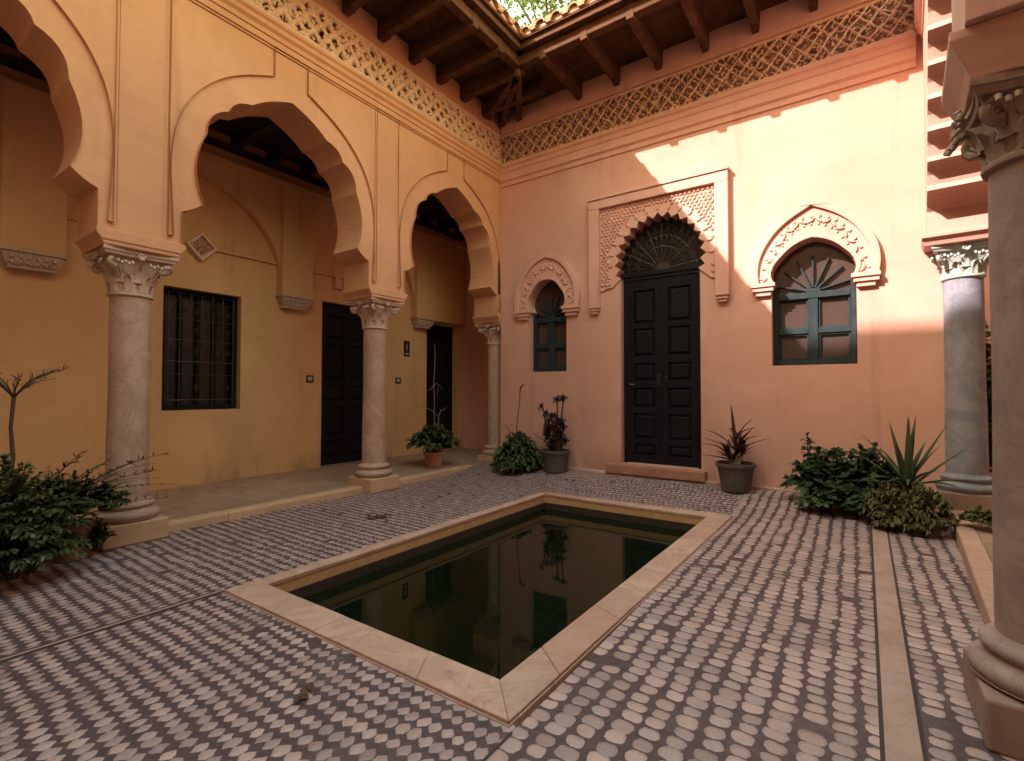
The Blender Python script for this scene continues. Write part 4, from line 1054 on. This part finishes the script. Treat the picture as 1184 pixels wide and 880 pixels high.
random.seed(41)                                              # right corner planting
lb = thing('shrub', (-.22, 5.85, .03), 'dense dark green broad leaved shrub against the pink wall, left of the agave', 'shrub')
m = M(); s = M()
bush(m, (-.22, 5.88, .02), .42, .30, .54, 90, .105, 5, ms=s, width=.30); bush(m, (.10, 5.92, .02), .30, .28, .60, 70, .105, 5, ms=s, width=.30); bush(m, (-.12, 5.62, .0), .36, .2, .28, 80, .095, 5, ms=s, width=.32)
bush(m, (-.36, 5.92, .02), .24, .2, .70, 12, .08, 6, ms=s, width=.30)
m.build('foliage', MT['leaf_blue'], lb, 180, recalc=False); s.build('stems', MT['stem'], lb, 60, recalc=False)
ag = thing('agave', (.40, 5.72, .05), 'large spiky agave with long pointed grey green leaves in the right corner', 'plant')
m = M(); c = (.385, 5.70, .36)
for az, el, L, dr in ((150, 52, .62, .06), (165, 40, .60, .05), (120, 72, .66, .02), (95, 84, .66, 0), (75, 82, .64, 0), (60, 76, .68, .0), (30, 60, .72, .02), (15, 47, .66, .08), (350, 26, .48, .2), (330, 35, .45, .5), (190, 22, .48, .25), (215, 35, .5, .5), (240, 45, .45, .5), (265, 50, .42, .6), (290, 48, .44, .6), (310, 55, .5, .4), (135, 60, .5, .15), (45, 66, .5, .1), (200, 60, .5, .1), (280, 75, .5, .1), (355, 66, .5, .15), (245, 70, .5, .1)):
    blade(m, Vector(c) + Vector((rv(-.02, .02), rv(-.02, .02), rv(-.06, .0))), R(az), R(el), L, .028, dr, n=11, fold=.55)
m.build('leaves', MT['agave'], ag, 180, recalc=False)
m = M(); m.lathe([(.05, 0), (.07, .1), (.06, .25), (.04, .32)], (.385, 5.70, .05), 12); m.build('trunk', MT['stem'], ag, 60)
mc = thing('mossy_plant', (.38, 5.42, .0), 'low brownish green mossy clump in front of the agave, half dried', 'plant')
m = M(); s = M()
bush(m, (.22, 5.44, .0), .20, .16, .36, 150, .04, 9, ms=s, width=.28, droop=.7, z0=.03, lift=-.1); bush(m, (.47, 5.40, .0), .22, .17, .38, 190, .04, 9, ms=s, width=.28, droop=.7, z0=.03, lift=-.1); bush(m, (.35, 5.36, .0), .26, .13, .20, 90, .04, 8, ms=s, width=.28, droop=.7, lift=-.1)
m.build('foliage', MT['moss'], mc, 180, recalc=False); s.build('dry_stems', MT['stem'], mc, 60, recalc=False)
sp_ = thing('small_plant', (.84, 5.35, .112), 'small yellowish green plant on the floor at the foot of the grey column', 'plant')
m = M(); bush(m, (.83, 5.36, .112), .15, .12, .13, 46, .05, 5, width=.32); m.build('foliage', MT['moss'], sp_, 180, recalc=False)
yb = thing('climbing_shrub', (1.30, 8.2, 0), 'dark green climbing shrub glimpsed between the two right hand columns', 'shrub')
m = M(); bush(m, (1.30, 8.25, .0), .5, .2, 2.0, 170, .12, 9, width=.3, up=.1); m.build('foliage', MT['leaf'], yb, 180, recalc=False)

random.seed(2)                                               # tree beyond the roof
tr = thing('garden_tree', (-6.2, 10.6, -.9), 'bright green tree top seen through the roof opening above the far eave', 'tree')
m = M(); m.tube([(-6.2, 10.6, -.9), (-6.15, 10.6, 4), (-6.25, 10.65, 7.5), (-6.2, 10.6, 9.5)], [.22, .18, .13, .08], 10)
for k in range(14):
    a = R(k * 50); m.tube([(-6.2, 10.6, 7.6 + k * .14), (-6.2 + .6 * math.cos(a), 10.6 + .6 * math.sin(a), 8.6 + k * .15), (-6.2 + 1.3 * math.cos(a), 10.6 + 1.3 * math.sin(a), 9.3 + k * .16)], [.05, .035, .012], 6)
m.build('trunk', MT['stem'], tr, 60)
m = M()
for k in range(3800):
    th = rv(0, 6.283); cz = rv(-1, 1); q = rv(.25, 1) ** .5 * (1 + .3 * math.sin(th * 3 + cz * 5)); p = Vector((-6.2 + 1.9 * q * math.cos(th) * math.sqrt(1 - cz * cz), 10.6 + 1.6 * q * math.sin(th) * math.sqrt(1 - cz * cz), 10.2 + 2.0 * q * cz))
    dr = Vector((rv(-1, 1), rv(-1, 1), rv(-1, .4))).normalized(); m.strip([p, p + dr * .07, p + dr * .15], [.002, .035, .002], Vector((rv(-1, 1), rv(-1, 1), 1)), .2)
m.build('crown', MT['treeleaf'], tr, 180, recalc=False)
random.seed(77)
for (x, y, sz, lab) in ((-1.78, 1.165, .055, 'curled brown dead leaf lying on the mosaic in front of the pool'), (-3.75, 3.1, .09, 'dry dark leaf litter on the mosaic left of the pool')):
    d = thing('dead_leaf', (x, y, .003), lab, 'leaf'); m = M()
    for k in range(3 if sz < .06 else 6):
        a = rv(0, 6.28); o = Vector((math.cos(a), math.sin(a), 0)); p = Vector((x + rv(-.5, .5) * sz, y + rv(-.5, .5) * sz, .006)); m.strip([p, p + o * sz * .4 + Vector((0, 0, .012)), p + o * sz * .8 + Vector((0, 0, .018)), p + o * sz * 1.2 + Vector((0, 0, .006))], [.002, sz * .22, sz * .2, .002], Vector((rv(-.3, .3), rv(-.3, .3), 1)), .4)
    m.build('leaf_blade', MT['stem'], d, 180, recalc=False)

# ------------------------------------------------------------------ camera, sun, sky
cam = bpy.data.cameras.new('camera'); co_ = bpy.data.objects.new('camera', cam); col.objects.link(co_); sc.camera = co_
PITCH, YAW, ROLL = .0224, .6091, .001
f = Vector((-math.sin(YAW) * math.cos(PITCH), math.cos(YAW) * math.cos(PITCH), math.sin(PITCH)))
r = Vector((math.cos(YAW), math.sin(YAW), 0)); u = r.cross(f)
r, u = r * math.cos(ROLL) + u * math.sin(ROLL), u * math.cos(ROLL) - r * math.sin(ROLL)
mt = Matrix((r, u, -f)).transposed().to_4x4(); mt.translation = Vector((0, 0, 1.2028)); co_.matrix_world = mt
cam.sensor_fit = 'HORIZONTAL'; cam.sensor_width = 36; cam.lens = 567.75 / 1184 * 36; cam.clip_end = 300; cam.clip_start = .02
L = Vector((.714, 1.0, -1.0)).normalized()
sd = bpy.data.lights.new('sun', 'SUN'); sd.energy = SUN_E; sd.angle = R(.55); sd.color = (1.0, .79, .73)
so = bpy.data.objects.new('sun', sd); col.objects.link(so); so.rotation_euler = L.to_track_quat('-Z', 'Y').to_euler(); so.location = (-6, -8, 12)
wo = bpy.data.worlds.new('World'); sc.world = wo; wo.use_nodes = True
nt = wo.node_tree; bg = nt.nodes['Background']; sk = nt.nodes.new('ShaderNodeTexSky'); sk.sky_type = 'NISHITA'; sk.sun_disc = False
sk.sun_elevation = math.asin(-L.z); sk.sun_rotation = math.atan2(-L.x, -L.y); sk.dust_density = 2.0; sk.air_density = 4.6; sk.ozone_density = 0.9
nt.links.new(sk.outputs[0], bg.inputs[0]); bg.inputs[1].default_value = SKY_E
sc.view_settings.view_transform = 'Standard'; sc.view_settings.look = 'None'; sc.view_settings.gamma = 1; sc.view_settings.exposure = EXPO

sc.render.engine = 'CYCLES'; sc.cycles.max_bounces = 10; sc.cycles.diffuse_bounces = 8; sc.cycles.glossy_bounces = 4; sc.cycles.transmission_bounces = 4
sc.cycles.use_denoising = True; sc.cycles.sample_clamp_indirect = 6; sc.cycles.caustics_reflective = False; sc.cycles.caustics_refractive = False
